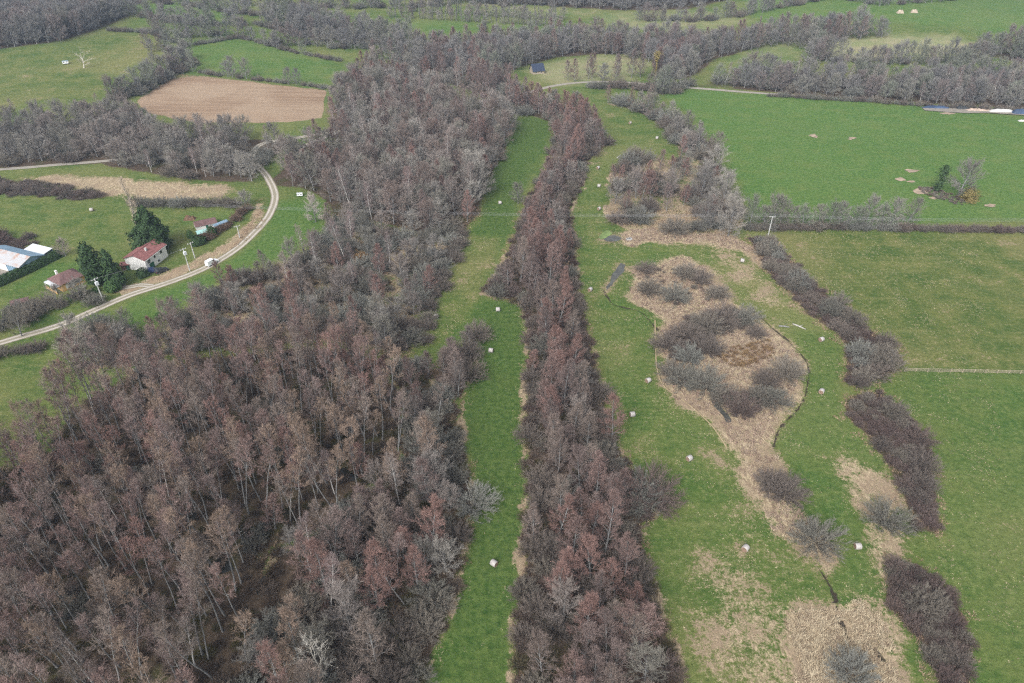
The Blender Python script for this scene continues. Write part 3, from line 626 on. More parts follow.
ITEMS = []     # every plant to place
def put(kind, x, y, s=1.0, sz=None, tint=None, region='', where='', label=None, group=None, solo=False):
    pal = PAL[kind]
    if tint is None: tint = random.choice(pal)
    sz = s if sz is None else sz
    ITEMS.append(dict(kind=kind, x=x, y=y, s=s, sz=sz, rz=random.uniform(0, 6.28), tint=tint[0], word=tint[1], region=region, where=where, label=label, group=group, solo=solo, var=random.randrange(len(PROTO[kind]))))
def near_road(q, m):
    for l, w in ROADS:
        if np.min(np.hypot(l[:, 0] - q[0], l[:, 1] - q[1])) < w + m: return True
    return False
def spots(poly, s, keep=None):
    lo, hi = poly.min(0), poly.max(0)
    xs, ys = np.meshgrid(np.arange(lo[0], hi[0] + s, s), np.arange(lo[1], hi[1] + s, s * 0.866))
    xs[1::2] += s / 2
    q = np.c_[xs.ravel(), ys.ravel()] + rng.uniform(-0.38, 0.38, (xs.size, 2)) * s
    d = sdf(poly, q); k = d < 0
    return q[k], -d[k]
def patch_tint(pal, x, y, k=25.0, seed=0.0):
    n = noise.noise(Vector((x / k, y / k, seed))) * 0.9 + random.gauss(0, 0.40)
    i = int(min(len(pal) - 1, max(0, (n + 0.75) / 1.5 * len(pal)))); return pal[i]
def wood(region, px, h, s, mix, where, edge=None, ew=3.0, pals={}, holes=(), inset=0.0, gap=None):
    poly = WOODPOLY[id(px)] if id(px) in WOODPOLY else P(px, h); q, d = spots(poly, s)
    hl = [P(a, 0) for a in holes]
    keep = np.ones(len(q), bool)
    for a in hl: keep &= sdf(a, q) > 0
    for (x, y), dd in zip(q[keep], d[keep]):
        if near_road((x, y), 1.2) or dd < inset: continue
        if gap is not None and noise.noise(Vector((x / 11.0, y / 11.0, 5.0 + len(region)))) < gap: continue
        m = edge if (edge and dd < ew) else mix
        kind, _, a, b = random.choices(m, [t[1] for t in m])[0]
        pal = pals.get(kind, PAL[kind]); s_ = random.uniform(a, b)
        put(kind, x, y, s_, s_ * random.uniform(0.85, 1.12), patch_tint(pal, x, y, 22, len(region)), region, where)
CLEAR = [(262, 572), (285, 560), (312, 572), (318, 600), (296, 622), (272, 628), (256, 606)]
wood('lower left wood', W_TALL, 4.0, 4.35, [('alder_tall', 8, 0.82, 1.12), ('alder', 0.7, 0.6, 0.9), ('willow', 0.8, 0.6, 0.9), ('birch', 0.25, 0.8, 1.0)], 'in the crowded wood at lower left', holes=(CLEAR,))
wood('mixed wood edge', W_MIX, 2.0, 5.0, [('alder', 3, 0.75, 1.05), ('alder_tall', 2, 0.75, 0.95), ('willow', 4, 0.9, 1.35), ('ash', 1.0, 0.6, 0.85), ('birch', 0.3, 0.8, 1)], 'in the mixed wood left of the grass lane', edge=[('willow', 6, 0.7, 1.1), ('ash', 1, 0.5, 0.65), ('alder', 0.5, 0.5, 0.8)], ew=5, inset=0.9, holes=(CLEAR,),
     pals=dict(willow=[DARKS[2], DARKS[3], DARKS[4], DARKS[1], DARKS[3]], ash=GREYS))
wood('scrub by the road verge', W_SCRUB, 2.0, 5.8, [('willow', 6, 0.85, 1.4), ('alder', 2.0, 0.5, 0.8), ('ash', 2.2, 0.5, 0.8)], 'in the scrub below the road verge', gap=-0.26, pals=dict(willow=[DARKS[2], DARKS[3], DARKS[4], DARKS[1], DARKS[4]], alder=MAUVE))
wood('grey wood', W_GREY, 5.0, 6.6, [('ash', 5, 0.6, 1.1), ('alder', 3.0, 0.75, 1.1), ('willow', 1.2, 1.0, 1.5), ('oak', 1, 0.7, 1.0), ('birch', 0.5, 0.8, 1.1)], 'in the grey wood behind the bend', pals=dict(ash=[GREYS[1], GREYS[0], GREYS[2], MAUVE[1], GREYS[3]], alder=[RUSSET[0], RUSSET[1], RUSSET[3], MAUVE[0]]))
wood('upper russet wood', W_UPPER, 5.0, 5.8, [('alder', 5, 0.8, 1.1), ('ash', 1.5, 0.6, 0.9), ('willow', 1.5, 1.0, 1.5)], 'in the russet wood above the lane meadow', edge=[('willow', 3, 1, 1.4), ('alder', 2, 0.6, 0.9)], ew=4, pals=dict(alder=[RUSSET[0], RUSSET[1], RUSSET[3], MAUVE[0], RUSSET[1]]))
wood('central tree belt', W_BELT, 1.5, 5.0, [('alder', 6, 0.72, 1.02), ('willow', 1.6, 0.9, 1.35), ('ash', 0.8, 0.5, 0.75)], 'in the tree belt between the two meadows', edge=[('willow', 7, 0.6, 1.0), ('alder', 0.7, 0.45, 0.7)], ew=4.8, inset=0.9,
     pals=dict(alder=[RUSSET[0], RUSSET[1], MAUVE[0], RUSSET[4], MAUVE[1]], willow=[DARKS[0], DARKS[1], DARKS[2], DARKS[1], DARKS[3], PURPLE[1]]))
wood('spur thicket', W_SPUR, 2.0, 4.4, [('alder', 3, 0.6, 0.8), ('willow', 2, 0.9, 1.3)], 'in the pointed thicket beside the grass lane', pals=dict(alder=[MAUVE[0], MAUVE[3], MAUVE[1]], willow=[DARKS[0], DARKS[1], PURPLE[1]]))
ISLE_HOLE = [(625, 228), (660, 214), (700, 218), (690, 232)]
wood('willow isle', W_ISLE, 2.0, 7.6, [('willow', 5, 1.0, 1.5), ('alder', 2.2, 0.6, 0.85), ('ash', 1.2, 0.6, 0.8)], 'in the willow clump beyond the pond', holes=(ISLE_HOLE,), inset=1.5, gap=-0.34, pals=dict(alder=[RUSSET[1], RUSSET[0], MAUVE[0]], willow=[DARKS[0], DARKS[2], DARKS[1], DARKS[3], DARKS[4]]))
wood('hedge by the field corner', W_FARHEDGE, 3.0, 5.6, [('willow', 4, 1.1, 1.6), ('ash', 2, 0.5, 0.75), ('alder', 0.6, 0.6, 0.9)], 'in the hedge curving along the bright field', pals=dict(willow=[DARKS[2], DARKS[3], DARKS[4], DARKS[1]]))
wood('north wood', W_NORTH, 4.0, 6.2, [('ash', 4, 0.55, 0.85), ('birch', 1.3, 0.55, 0.8), ('willow', 2.4, 1.0, 1.5), ('oak', 1.5, 0.6, 0.9)], 'in the wood beyond the rough field')
wood('dark far wood', W_DARK, 5.0, 7.0, [('ash', 5, 0.9, 1.15), ('oak', 3, 0.9, 1.15)], 'in the far wood at top left', pals=dict(ash=FARG[:4], oak=FARG[:4]))
wood('far copse', W_MIDFAR, 5.0, 7.0, [('ash', 4, 0.8, 1.05), ('oak', 2, 0.8, 1.05)], 'in the far copse between green fields', pals=dict(ash=FARG, oak=FARG))
wood('long far wood', W_BAND, 5.0, 6.8, [('ash', 5, 0.8, 1.1), ('alder', 1.6, 0.9, 1.15), ('oak', 1.5, 0.8, 1.0), ('poplar', 0.4, 0.7, 0.9)], 'in the long far wood', pals=dict(ash=FARG, oak=FARG, alder=[MAUVE[0], RUSSET[1], MAUVE[1]]))
wood('hillside wood', W_RIGHT, 4.0, 6.2, [('ash', 5, 0.6, 1.0), ('oak', 2, 0.7, 1.0), ('willow', 2, 1.0, 1.6), ('birch', 0.8, 0.7, 1.0)], 'in the hillside wood above the bright field', pals=dict(ash=FARG, oak=FARG, willow=[DARKS[2], DARKS[3], DARKS[4]]))
wood('corner wood', W_CORNER, 5.0, 7.5, [('oak', 3, 0.9, 1.15), ('ash', 2, 0.9, 1.1)], 'in the wood at the top right', pals=dict(ash=FARG, oak=FARG))
wood('skyline wood', W_TOP, 5.0, 9.0, [('ash', 4, 0.9, 1.15), ('oak', 2, 0.9, 1.1)], 'in the farthest wood at the top', pals=dict(ash=FARG[:2], oak=FARG[:2]))
# rows and hedges along lines
def row(region, px, s, mix, where, h=0.0, width=1.5, pals={}, world=None):
    l = resample(P(px, h), s)
    for x, y in l:
        x += random.uniform(-width, width); y += random.uniform(-width, width)
        kind, _, a, b = random.choices(mix, [t[1] for t in mix])[0]; s_ = random.uniform(a, b)
        put(kind, x, y, s_, s_ * random.uniform(0.85, 1.1), patch_tint(pals.get(kind, PAL[kind]), x, y, 30), region, where)
HEDGE = [('willow', 1, 0.55, 0.85)]; HT = [('ash', 3, 0.65, 0.95), ('oak', 2, 0.6, 0.9), ('willow', 2, 0.9, 1.3)]
row('field tree row', [(746, 226), (800, 227), (850, 227), (902, 226)], 4.2, [('ash', 3, 0.62, 0.85), ('oak', 2, 0.6, 0.78)], 'in the tree row under the bright field', pals=dict(ash=[GREYS[3], FARG[4], GREYS[1]], oak=[GREYS[3], FARG[4]]), width=1.5)
row('field tree row', [(746, 229), (900, 230)], 2.8, HEDGE, 'in the hedge under the tree row', width=0.7)
row('cut hedge', [(900, 230), (960, 231), (1024, 232), (1120, 234)], 2.2, [('willow', 1, 0.5, 0.72)], 'in the cut hedge at the right edge', width=0.7, pals=dict(willow=[DARKS[1], DARKS[2], PURPLE[1], DARKS[3]]))
row('plough edge belt', [(118, 98), (140, 92), (158, 80), (176, 70), (188, 60)], 4.2, [('ash', 3, 0.7, 0.95), ('oak', 2, 0.6, 0.9)], 'in the belt beside the ploughed field', width=3.5, pals=dict(ash=FARG, oak=FARG))
row('plough edge belt', [(122, 100), (160, 83), (190, 64)], 3.0, [('willow', 1, 1.0, 1.5)], 'in the belt beside the ploughed field', width=3)
row('pasture corner belt', [(148, 50), (160, 52), (172, 50)], 4.0, [('ash', 1, 0.6, 0.8)], 'at the pasture corner', width=3, pals=dict(ash=FARG))
row('far hedge', [(186, 71), (230, 77), (280, 83), (332, 89)], 4.5, [('willow', 3, 0.5, 0.8), ('ash', 1.6, 0.55, 0.8)], 'in the hedge above the ploughed field', width=0.8, pals=dict(ash=FARG))
row('far hedge', [(110, 31), (150, 33), (186, 47), (240, 38), (270, 46), (300, 54), (338, 61)], 4.0, [('willow', 5, 0.6, 0.9), ('ash', 1.5, 0.5, 0.75)], 'in the hedge behind the green pasture', width=1.0, pals=dict(ash=FARG))
row('far hedge', [(150, 34), (200, 38), (240, 35)], 3.6, HT, 'in the tree line above the green pasture', width=4, pals=dict(ash=FARG, oak=FARG))
row('far tree line', [(130, 14), (190, 25), (240, 26)], 3.6, HT, 'in the tree line at upper left', width=4, pals=dict(ash=FARG, oak=FARG))
row('far tree line', [(120, 4), (175, 4), (230, 14), (260, 16)], 4.0, HT, 'in the tree line at upper left', width=3, pals=dict(ash=FARG, oak=FARG))
row('poplar row', [(392, 18), (440, 20), (500, 24), (560, 27)], 3.6, [('poplar', 1, 0.5, 0.68), ('ash', 1.2, 0.5, 0.65)], 'in the far row of slim trees', width=1.5, pals=dict(poplar=[FARG[4], FARG[0]]))
row('poplar row', [(400, 12), (480, 16), (560, 20)], 3.6, [('poplar', 1, 0.5, 0.65), ('ash', 1.5, 0.5, 0.7)], 'in the far row of slim trees', width=3, pals=dict(poplar=[FARG[4], FARG[2]]))
row('far field hedge', [(255, 24), (300, 37), (340, 44), (400, 45)], 5.0, [('willow', 2, 0.7, 1.0), ('oak', 0.6, 0.5, 0.7)], 'in the hedge below the far copse', width=1.0)
row('hill hedge', [(640, 20), (690, 22), (745, 16), (790, 6), (830, -2)], 4.0, HT, 'in the far hill hedge', width=2, pals=dict(ash=FARG, oak=FARG))
row('hill hedge', [(820, -4), (880, 6), (940, 2), (1024, -8)], 6.0, HT, 'in the far hill hedge', width=2, pals=dict(ash=FARG, oak=FARG))
row('hill hedge', [(240, 6), (330, 8), (400, 8), (470, 4), (560, 6)], 3.6, HT, 'in the farthest hedge', width=4, pals=dict(ash=FARG, oak=FARG))
row('far hedge', [(270, 46), (310, 46), (350, 48), (390, 50)], 3.6, HT, 'in the tree line right of the green pasture', width=3, pals=dict(ash=FARG, oak=FARG))
row('mid field hedge', [(826, 60), (880, 65), (940, 64), (990, 62)], 3.4, HT, 'in the hedge under the tan hill field', width=1.5, pals=dict(ash=FARG, oak=FARG))
row('field divider', [(800, 44), (812, 52), (826, 60), (812, 66)], 5.0, [('ash', 1, 0.8, 1.0)], 'in the belt between two hill fields', width=5, pals=dict(ash=FARG))
row('russet group', [(572, 82), (590, 80), (606, 80), (620, 80)], 4.5, [('alder', 2, 0.9, 1.15), ('ash', 1, 0.6, 0.9)], 'in the group behind the pale lane', width=3, pals=dict(ash=FARG, alder=[RUSSET[1], MAUVE[0]]))
row('russet group', [(636, 78), (650, 77), (664, 78), (676, 80)], 4.5, [('alder', 3, 0.95, 1.2), ('ash', 1, 0.7, 0.9)], 'in the russet group by the pale lane', width=3, pals=dict(ash=FARG, alder=[RUSSET[1], MAUVE[0]]))
row('lane shrubs', [(590, 88), (620, 88), (650, 90), (672, 94)], 4.0, [('willow', 1, 0.9, 1.3)], 'beside the pale lane', width=2)
row('lane shrubs', [(770, 96), (850, 101), (920, 106), (1000, 110), (1100, 114)], 3.5, [('willow', 1, 0.5, 0.9)], 'along the foot of the hillside wood', width=1.0)
row('paddock hedge', [(136, 206), (170, 206), (200, 206), (236, 206)], 3.0, [('willow', 1, 0.6, 1.0)], 'in the hedge behind the garden', width=1.0, pals=dict(willow=DARKS[1:]))
row('earth bank hedge', [(206, 240), (220, 232), (234, 222), (246, 210)], 2.5, [('willow', 1, 0.5, 0.7)], 'in the hedge along the earth bank', width=0.8, pals=dict(willow=[((0.17, 0.115, 0.085), 'rust brown')]))
row('strip edge scrub', [(468, 236), (458, 252), (444, 276), (434, 298), (424, 318), (420, 340)], 3.6, [('willow', 1, 0.6, 1.0)], 'on the left edge of the upper grass lane', width=2.2, pals=dict(willow=[DARKS[1], DARKS[2], DARKS[0]]))
row('garden scrub', [(10, 318), (40, 310), (70, 304), (100, 300)], 3.2, [('willow', 3, 0.7, 1.1), ('oak', 0.5, 0.4, 0.5)], 'between the yellow house and the road', width=4, pals=dict(willow=DARKS[2:]))
row('roadside scrub', [(-40, 338), (0, 326), (30, 318), (52, 310)], 3.5, [('willow', 2, 0.8, 1.2), ('oak', 1, 0.45, 0.6)], 'above the road at the left edge', width=3)
row('dark bramble row', [(-30, 192), (20, 190), (60, 193), (96, 196)], 3.2, [('willow', 1, 0.55, 0.9)], 'in the dark thicket beside the rough field', width=3.0, pals=dict(willow=[DARKS[0], PURPLE[1], DARKS[1]]))
row('dark bramble row', [(-40, 240), (0, 238), (20, 242)], 3.2, [('willow', 1, 0.7, 1.0)], 'in the thicket behind the blue barn', width=4.0, pals=dict(willow=[DARKS[0], PURPLE[0]]))
row('below the road', [(-30, 362), (20, 352), (60, 345)], 3.5, [('willow', 1, 0.6, 0.9)], 'under the road at the left edge', width=1.5)
# right-hand thickets
wood('upper bramble line', T_A, 1.0, 5.6, [('willow', 1, 0.65, 1.2)], 'in the shrub line beside the right meadow', inset=1.2, gap=-0.25, pals=dict(willow=[DARKS[0], DARKS[2], DARKS[4], DARKS[1], DARKS[3]]))
wood('middle bramble line', T_B, 0.8, 5.2, [('willow', 1, 0.5, 0.95)], 'in the thicket below the field fence', inset=1.0, gap=-0.2, pals=dict(willow=[PURPLE[0], DARKS[2], DARKS[0], DARKS[3], PURPLE[1]]))
wood('lower bramble line', T_C, 0.5, 4.2, [('willow', 1, 0.38, 0.7)], 'in the low purplish bramble at lower right', pals=dict(willow=[PURPLE[1], PURPLE[0], DARKS[2], DARKS[1]]))

# single plants that the photograph tells apart: pixel of the base, kind, scale
def solo(kind, px, py, s, tint, label, sz=None): put(kind, *at(px, py), s, sz, (tint, ''), 'solo', '', label, None, True)
G, DK = GREYS, DARKS
for (px, py, s, t, lab) in (
    (785, 496, 1.12, DK[0][0], 'dark rounded shrub standing alone on the straw tongue between meadows'), (770, 486, 0.85, DK[0][0], 'smaller dark shrub at the upper end of the straw tongue'),
    (815, 541, 1.15, DK[3][0], 'olive grey rounded shrub on the lower tip of the straw tongue'), (886, 524, 1.05, DK[3][0], 'olive grey round shrub in the pale dead grass'),
    (918, 604, 1.05, DK[2][0], 'grey brown shrub rising out of the low purplish bramble'), (852, 676, 1.0, DK[4][0], 'pale grey sprawling shrub at the bottom edge in straw'),
    (668, 348, 1.1, DK[0][0], 'dark shrub at the left end of the island thicket'), (686, 338, 1.2, DK[1][0], 'dusky shrub behind the left end of the island thicket'), (704, 330, 1.3, DK[2][0], 'grey brown shrub in the middle of the island thicket'),
    (724, 324, 1.25, DK[1][0], 'dusky shrub right of the middle of the island thicket'), (744, 322, 1.2, DK[3][0], 'olive grey shrub at the right end of the island thicket'), (690, 360, 1.1, DK[4][0], 'pale grey shrub in front of the island thicket'),
    (708, 352, 1.15, DK[0][0], 'dark shrub in front of the island thicket beside the orange sedge'), (672, 374, 1.0, DK[2][0], 'grey brown shrub on the left rim of the island'), (684, 384, 1.05, DK[3][0], 'olive shrub on the left rim beside the pale path'),
    (706, 388, 1.2, DK[3][0], 'broad olive grey shrub left of the orange sedge'), (722, 400, 1.05, DK[2][0], 'grey brown shrub above the blue puddle'), (740, 412, 1.15, PURPLE[1][0], 'low maroon shrub at the foot of the island'), (756, 400, 0.9, DK[2][0], 'small grey brown shrub left of two bushes on the island'),
    (766, 384, 0.95, DK[1][0], 'dusky shrub between sedge and the right ditch'), (788, 376, 1.1, DK[2][0], 'rounded brown shrub beside the ditch corner'), (772, 402, 1.05, DK[3][0], 'olive brown shrub in the lower right of the island'), (756, 336, 0.75, DK[1][0], 'small shrub beside the straight dark ditch'),
    (648, 292, 0.95, DK[2][0], 'shrub on the straw right of the long pool'), (676, 300, 1.1, DK[3][0], 'olive shrub in the straw above the island thicket'), (684, 276, 1.0, DK[2][0], 'grey brown shrub near the upper rim of the straw'), (700, 282, 1.0, DK[1][0], 'dusky shrub at the right of the upper straw'),
    (716, 296, 0.9, DK[2][0], 'brown shrub at the right corner of the upper straw'), (646, 272, 0.8, DK[1][0], 'low shrub below the cattle trough'), (640, 222, 1.3, DK[4][0], 'silvery grey willow left of the pond track'), (618, 222, 1.1, DK[1][0], 'dusky shrub at the left foot of the willow clump'),
    (674, 232, 1.35, DK[2][0], 'broad grey brown shrub under the silver trees'), (652, 502, 1.55, PURPLE[1][0], 'rounded dark maroon bush bulging from the tree belt'), (636, 498, 1.2, DK[4][0], 'silvery lichened willow beside the maroon bush'),
    (474, 508, 1.1, DK[4][0], 'pale grey willow overhanging the grass lane'), (148, 372, 0.9, (0.34, 0.33, 0.31), 'whitish lichened shrub at the top of the lower left wood'), (430, 600, 1.0, DK[3][0], 'olive willow at the lower edge of the grass lane'),
    (548, 400, 1.15, DK[0][0], 'dark willow bulging into the grass lane'), (548, 352, 1.25, DK[3][0], 'olive grey rounded willow halfway up the tree belt')):
    solo('willow', px, py, s * 1.18, t, lab, s * 1.0)
for (px, py, s, sz, t, lab) in (
    (86, 366, 0.92, 0.85, (0.285, 0.255, 0.215), 'broad grey oak beside the lower left meadow'), (244, 312, 0.85, 0.8, G[0][0], 'broad pale grey tree below the bright verge'), (206, 318, 0.7, 0.75, G[3][0], 'olive grey tree left of the broad pale tree'),
    (958, 196, 1.05, 1.1, (0.235, 0.22, 0.195), 'pale grey spreading tree in the middle of the bright field'), (246, 206, 0.62, 0.5, (0.30, 0.28, 0.25), 'silver grey low tree inside the road bend'), (22, 262, 0.1, 0.1, G[0][0], 'x')):
    if lab != 'x': solo('oak', px, py, s, t, lab, sz)
for (px, py, s, t, lab) in (
    (714, 178, 0.95, G[0][0], 'topmost of the silver grey trees beside the bright field'), (700, 200, 0.9, G[1][0], 'grey tree left of the silver grey trees'), (722, 208, 0.95, G[0][0], 'middle silver grey tree beside the bright field'),
    (728, 236, 1.0, (0.29, 0.265, 0.235), 'large silver grey tree at the field corner'), (706, 230, 0.85, G[1][0], 'lower left of the silver grey trees by the field corner'), (518, 204, 0.62, G[3][0], 'small grey tree alone on the upper grass lane'),
    (428, 498, 0.82, (0.28, 0.245, 0.225), 'pale grey tree with white limbs left of the grass lane'), (350, 630, 0.85, (0.27, 0.235, 0.215), 'pale grey tree right of the mossy clearing'), (336, 560, 0.8, (0.26, 0.20, 0.18), 'pinkish grey tree above the mossy clearing'),
    (316, 222, 0.72, (0.42, 0.37, 0.33), 'whitish blossoming tree at the head of the verge'), (440, 232, 0.8, G[0][0], 'pale ash at the left end of the tan path')):
    solo('ash', px, py, s, t, lab)
for (px, py, s, lab) in ((352, 248, 0.9, 'white stemmed birch right of the verge, left of a pair'), (346, 262, 0.9, 'white stemmed birch below the pair of birches'), (318, 268, 0.85, 'leaning white birch at the end of the verge'), (290, 290, 0.85, 'slim white birch with mauve top in the scrub'),
                         (306, 262, 0.8, 'slim birch next to the leaning white birch'), (390, 268, 0.75, 'lone birch above the tan path'), (394, 222, 0.95, 'white birch among russet alders, left one'), (372, 220, 0.9, 'white birch among russet alders, right one'), (356, 292, 0.7, 'short bleached birch stump in grey scrub')):
    solo('birch', px, py, s, BIRCHP[0][0], lab)
for (px, py, s, t, lab) in ((572, 560, 0.95, RUSSET[1][0], 'tall mauve alder in the near middle of the tree belt'), (608, 640, 0.92, RUSSET[4][0], 'greyish alder with fanned branches at the bottom of the tree belt'), (612, 440, 1.0, RUSSET[0][0], 'russet alder crowning the middle of the tree belt'),
                         (418, 588, 0.85, RUSSET[0][0], 'russet alder standing above grey willows left of the lane'), (650, 200, 0.85, RUSSET[1][0], 'russet alder in the middle of the willow clump'), (626, 212, 0.62, RUSSET[1][0], 'small russet alder at the left of the willow clump')):
    solo('alder', px, py, s, t, lab)
for q in ((356, 252), (366, 258)): pass
put('willow', *at(363, 262), 0.75, 0.9, ((0.36, 0.20, 0.075), ''), 'solo', '', 'small golden orange shrub right of the white birches', None, True)
put('oak', *at(66, 256), 0.45, 0.5, ((0.33, 0.28, 0.25), ''), 'solo', '', 'pale bare garden tree beside the evergreen hedge', None, True)

# ------------------------------------------------------------------ individuals (the 300 of a kind that show largest) and the rest as masses
def visible(it):
    Hh = PROTO[it['kind']][0]['H'] * it['sz']; z = hz(it['x'], it['y'])
    px, py, f = to_px(it['x'], it['y'], z + Hh * 0.6); return -6 < px < 1030 and 0 < py < 690, Hh / f
CAP = dict(alder_tree=300, ash_tree=300, willow_shrub=300, birch_tree=90, oak_tree=120, poplar_tree=40)
byname = {}
for it in ITEMS:
    ok, size = visible(it); it['size'] = size + (10 if it['solo'] else 0); it['ok'] = ok
    byname.setdefault(KNAME[it['kind']][0], []).append(it)
SINGLE, MASS = [], []
for nm, l in byname.items():
    l.sort(key=lambda i: -i['size']); k = 0
    for it in l:
        if it['ok'] and k < CAP[nm]: SINGLE.append(it); k += 1
        else: MASS.append(it)
cells = {}
for it in SINGLE:
    if not it['solo']: cells.setdefault(it['region'], []).append(it)
for rg, l in cells.items():                     # where in its wood or row a plant stands, and how big it is there
    n = len(l); l.sort(key=lambda i: i['y']); m = float(np.median([i['sz'] / 1.0 for i in l]))
    for k, it in enumerate(l): it['depth'] = ('near', 'middle', 'far')[min(2, 3 * k // n)] if n > 5 else ''
    for dp in ('near', 'middle', 'far', ''):
        q = sorted((i for i in l if i['depth'] == dp), key=lambda i: i['x'] / max(1, i['y']))
        for k, it in enumerate(q): it['side'] = ('left', 'centre', 'right')[min(2, 3 * k // len(q))] if n > 5 else ''
    for it in l: h = it['sz'] * PROTO[it['kind']][0]['H']; it['big'] = 'large ' if it['sz'] > 1.02 else ('small ' if it['sz'] < 0.72 else '')
SRC = {}
PLURAL = dict(alder_tall='slender alders', alder='alders', ash='ash trees', willow='shrubs', birch='birches', oak='oaks', poplar='poplars')
NOUN = dict(alder_tall='slender alder', alder='alder', ash='ash', willow='shrub', birch='white birch', oak='spreading oak', poplar='slim poplar')
for it in SINGLE:
    nm, cat = KNAME[it['kind']]; pr = PROTO[it['kind']][it['var']]
    if it['region'] == 'mixed wood edge': it['where'] = 'in the wood left of the grass lane'
    lab = it['label'] or f"{it['big']}{it['word']} {NOUN[it['kind']]} {it['where']}" + (f", {it['depth']} {it['side']} part" if it['depth'] else '')
    root = thing(nm, lab, cat, (it['x'], it['y'], hz(it['x'], it['y'])), it['rz'], None if it['solo'] else f"{it['word']} {PLURAL[it['kind']]} {it['where']}")
    root.scale = (it['s'], it['s'], it['sz'])
    t = link('trunk', pr['trunk'], root); c = link('crown', pr['crown'], root); c['tint'] = [float(a) for a in it['tint']]
    SRC.setdefault((it['kind'], it['var']), (t, c))

def scatter(name, items, label, cat, flat=None):
    """a mass of plants as one object: points that carry instances of the tree meshes"""
    items = [i for i in items if (i['kind'], i['var']) in SRC]
    if not items: return
    keys = sorted({(i['kind'], i['var']) for i in items})
    me = bpy.data.meshes.new(name); me.from_pydata([(i['x'], i['y'], hz(i['x'], i['y']) + i.get('dz', 0)) for i in items], [], [])
    me.attributes.new('turn', 'FLOAT_VECTOR', 'POINT').data.foreach_set('vector', [a for i in items for a in (0, 0, i['rz'])])
    me.attributes.new('size', 'FLOAT_VECTOR', 'POINT').data.foreach_set('vector', [a for i in items for a in (i['s'], i['s'], i['sz'])])
    me.attributes.new('tint', 'FLOAT_COLOR', 'POINT').data.foreach_set('color', [a for i in items for a in (*i['tint'], 1)])
    me.attributes.new('which', 'INT', 'POINT').data.foreach_set('value', [keys.index((i['kind'], i['var'])) for i in items])
    o = link(name, me)
    ng = bpy.data.node_groups.new(name, 'GeometryNodeTree'); ng.interface.new_socket('Geometry', in_out='INPUT', socket_type='NodeSocketGeometry'); ng.interface.new_socket('Geometry', in_out='OUTPUT', socket_type='NodeSocketGeometry')
    n, l = ng.nodes, ng.links; gi = n.new('NodeGroupInput'); go = n.new('NodeGroupOutput'); J = n.new('GeometryNodeJoinGeometry')
    def na(nm_, t): a = n.new('GeometryNodeInputNamedAttribute'); a.data_type = t; a.inputs[0].default_value = nm_; return a.outputs[0]
    wh, tu, si = na('which', 'INT'), na('turn', 'FLOAT_VECTOR'), na('size', 'FLOAT_VECTOR')
    for k, key in enumerate(keys):
        cmp_ = n.new('FunctionNodeCompare'); cmp_.data_type = 'INT'; cmp_.operation = 'EQUAL'; l.new(wh, cmp_.inputs[2]); cmp_.inputs[3].default_value = k
        j = n.new('GeometryNodeJoinGeometry')
        for src in SRC[key]:
            oi = n.new('GeometryNodeObjectInfo'); oi.inputs[0].default_value = src; oi.transform_space = 'ORIGINAL'; l.new(oi.outputs['Geometry'], j.inputs[0])
        ip = n.new('GeometryNodeInstanceOnPoints'); l.new(gi.outputs[0], ip.inputs['Points']); l.new(cmp_.outputs[0], ip.inputs['Selection'])
        l.new(j.outputs[0], ip.inputs['Instance']); l.new(tu, ip.inputs['Rotation']); l.new(si, ip.inputs['Scale']); l.new(ip.outputs[0], J.inputs[0])
    l.new(J.outputs[0], go.inputs[0])
    md = o.modifiers.new('scatter', 'NODES'); md.node_group = ng
    return tag(o, label, cat, kind='stuff')
regs = {}
for it in MASS: regs.setdefault(it['region'], []).append(it)
for rg, l in regs.items():
    if rg == 'solo' or len(l) < 1: continue
    scatter('distant_trees' if np.mean([i['y'] for i in l]) > 300 else 'further_trees', l, f"mass of bare trees and shrubs of the {rg}", 'trees')

# low brushwood under the trees and bramble on the thicket floors
def brush(name, px, h, s, a, b, tints, label):
    q, d = spots(WOODPOLY[id(px)] if id(px) in WOODPOLY else P(px, h), s); l = []
    for (x, y), dd in zip(q, d):
        if near_road((x, y), 0.5): continue
        if name == 'bramble' and (noise.noise(Vector((x / 3.5, y / 3.5, 2.0))) < -0.28 or (dd < 1.5 and random.random() < 0.45)): continue
        k = random.uniform(a, b); l.append(dict(kind='willow', var=random.randrange(5), x=x, y=y, s=k * 1.25, sz=k * random.uniform(0.7, 1.1), rz=random.uniform(0, 6.3), tint=patch_tint(tints, x, y, 9)[0]))
    scatter(name, l, label, 'undergrowth')
MOSS = [((0.085, 0.075, 0.030), ''), ((0.105, 0.075, 0.055), ''), ((0.125, 0.095, 0.075), '')]
brush('undergrowth', W_TALL, 2.0, 3.4, 0.18, 0.42, MOSS, 'dark low brushwood and moss on the lower left wood floor')
brush('undergrowth', W_MIX, 1.0, 3.0, 0.2, 0.45, MOSS + [((0.15, 0.115, 0.09), '')], 'dark low brushwood on the mixed wood floor')
brush('undergrowth', W_BELT, 0.5, 2.8, 0.2, 0.42, [((0.115, 0.08, 0.068), ''), ((0.14, 0.105, 0.085), ''), ((0.10, 0.085, 0.045), '')], 'brown brushwood under the central tree belt')
brush('bramble', T_A, 0.3, 1.9, 0.2, 0.36, PURPLE + [DARKS[1]], 'purplish bramble under the shrub line beside the right meadow')
brush('bramble', T_B, 0.3, 1.9, 0.2, 0.38, [PURPLE[0], PURPLE[1], DARKS[2]], 'purplish bramble below the field fence')
brush('bramble', T_C, 0.3, 1.7, 0.2, 0.38, [PURPLE[0], ((0.15, 0.11, 0.095), ''), PURPLE[1], DARKS[2]], 'low purplish bramble at lower right')
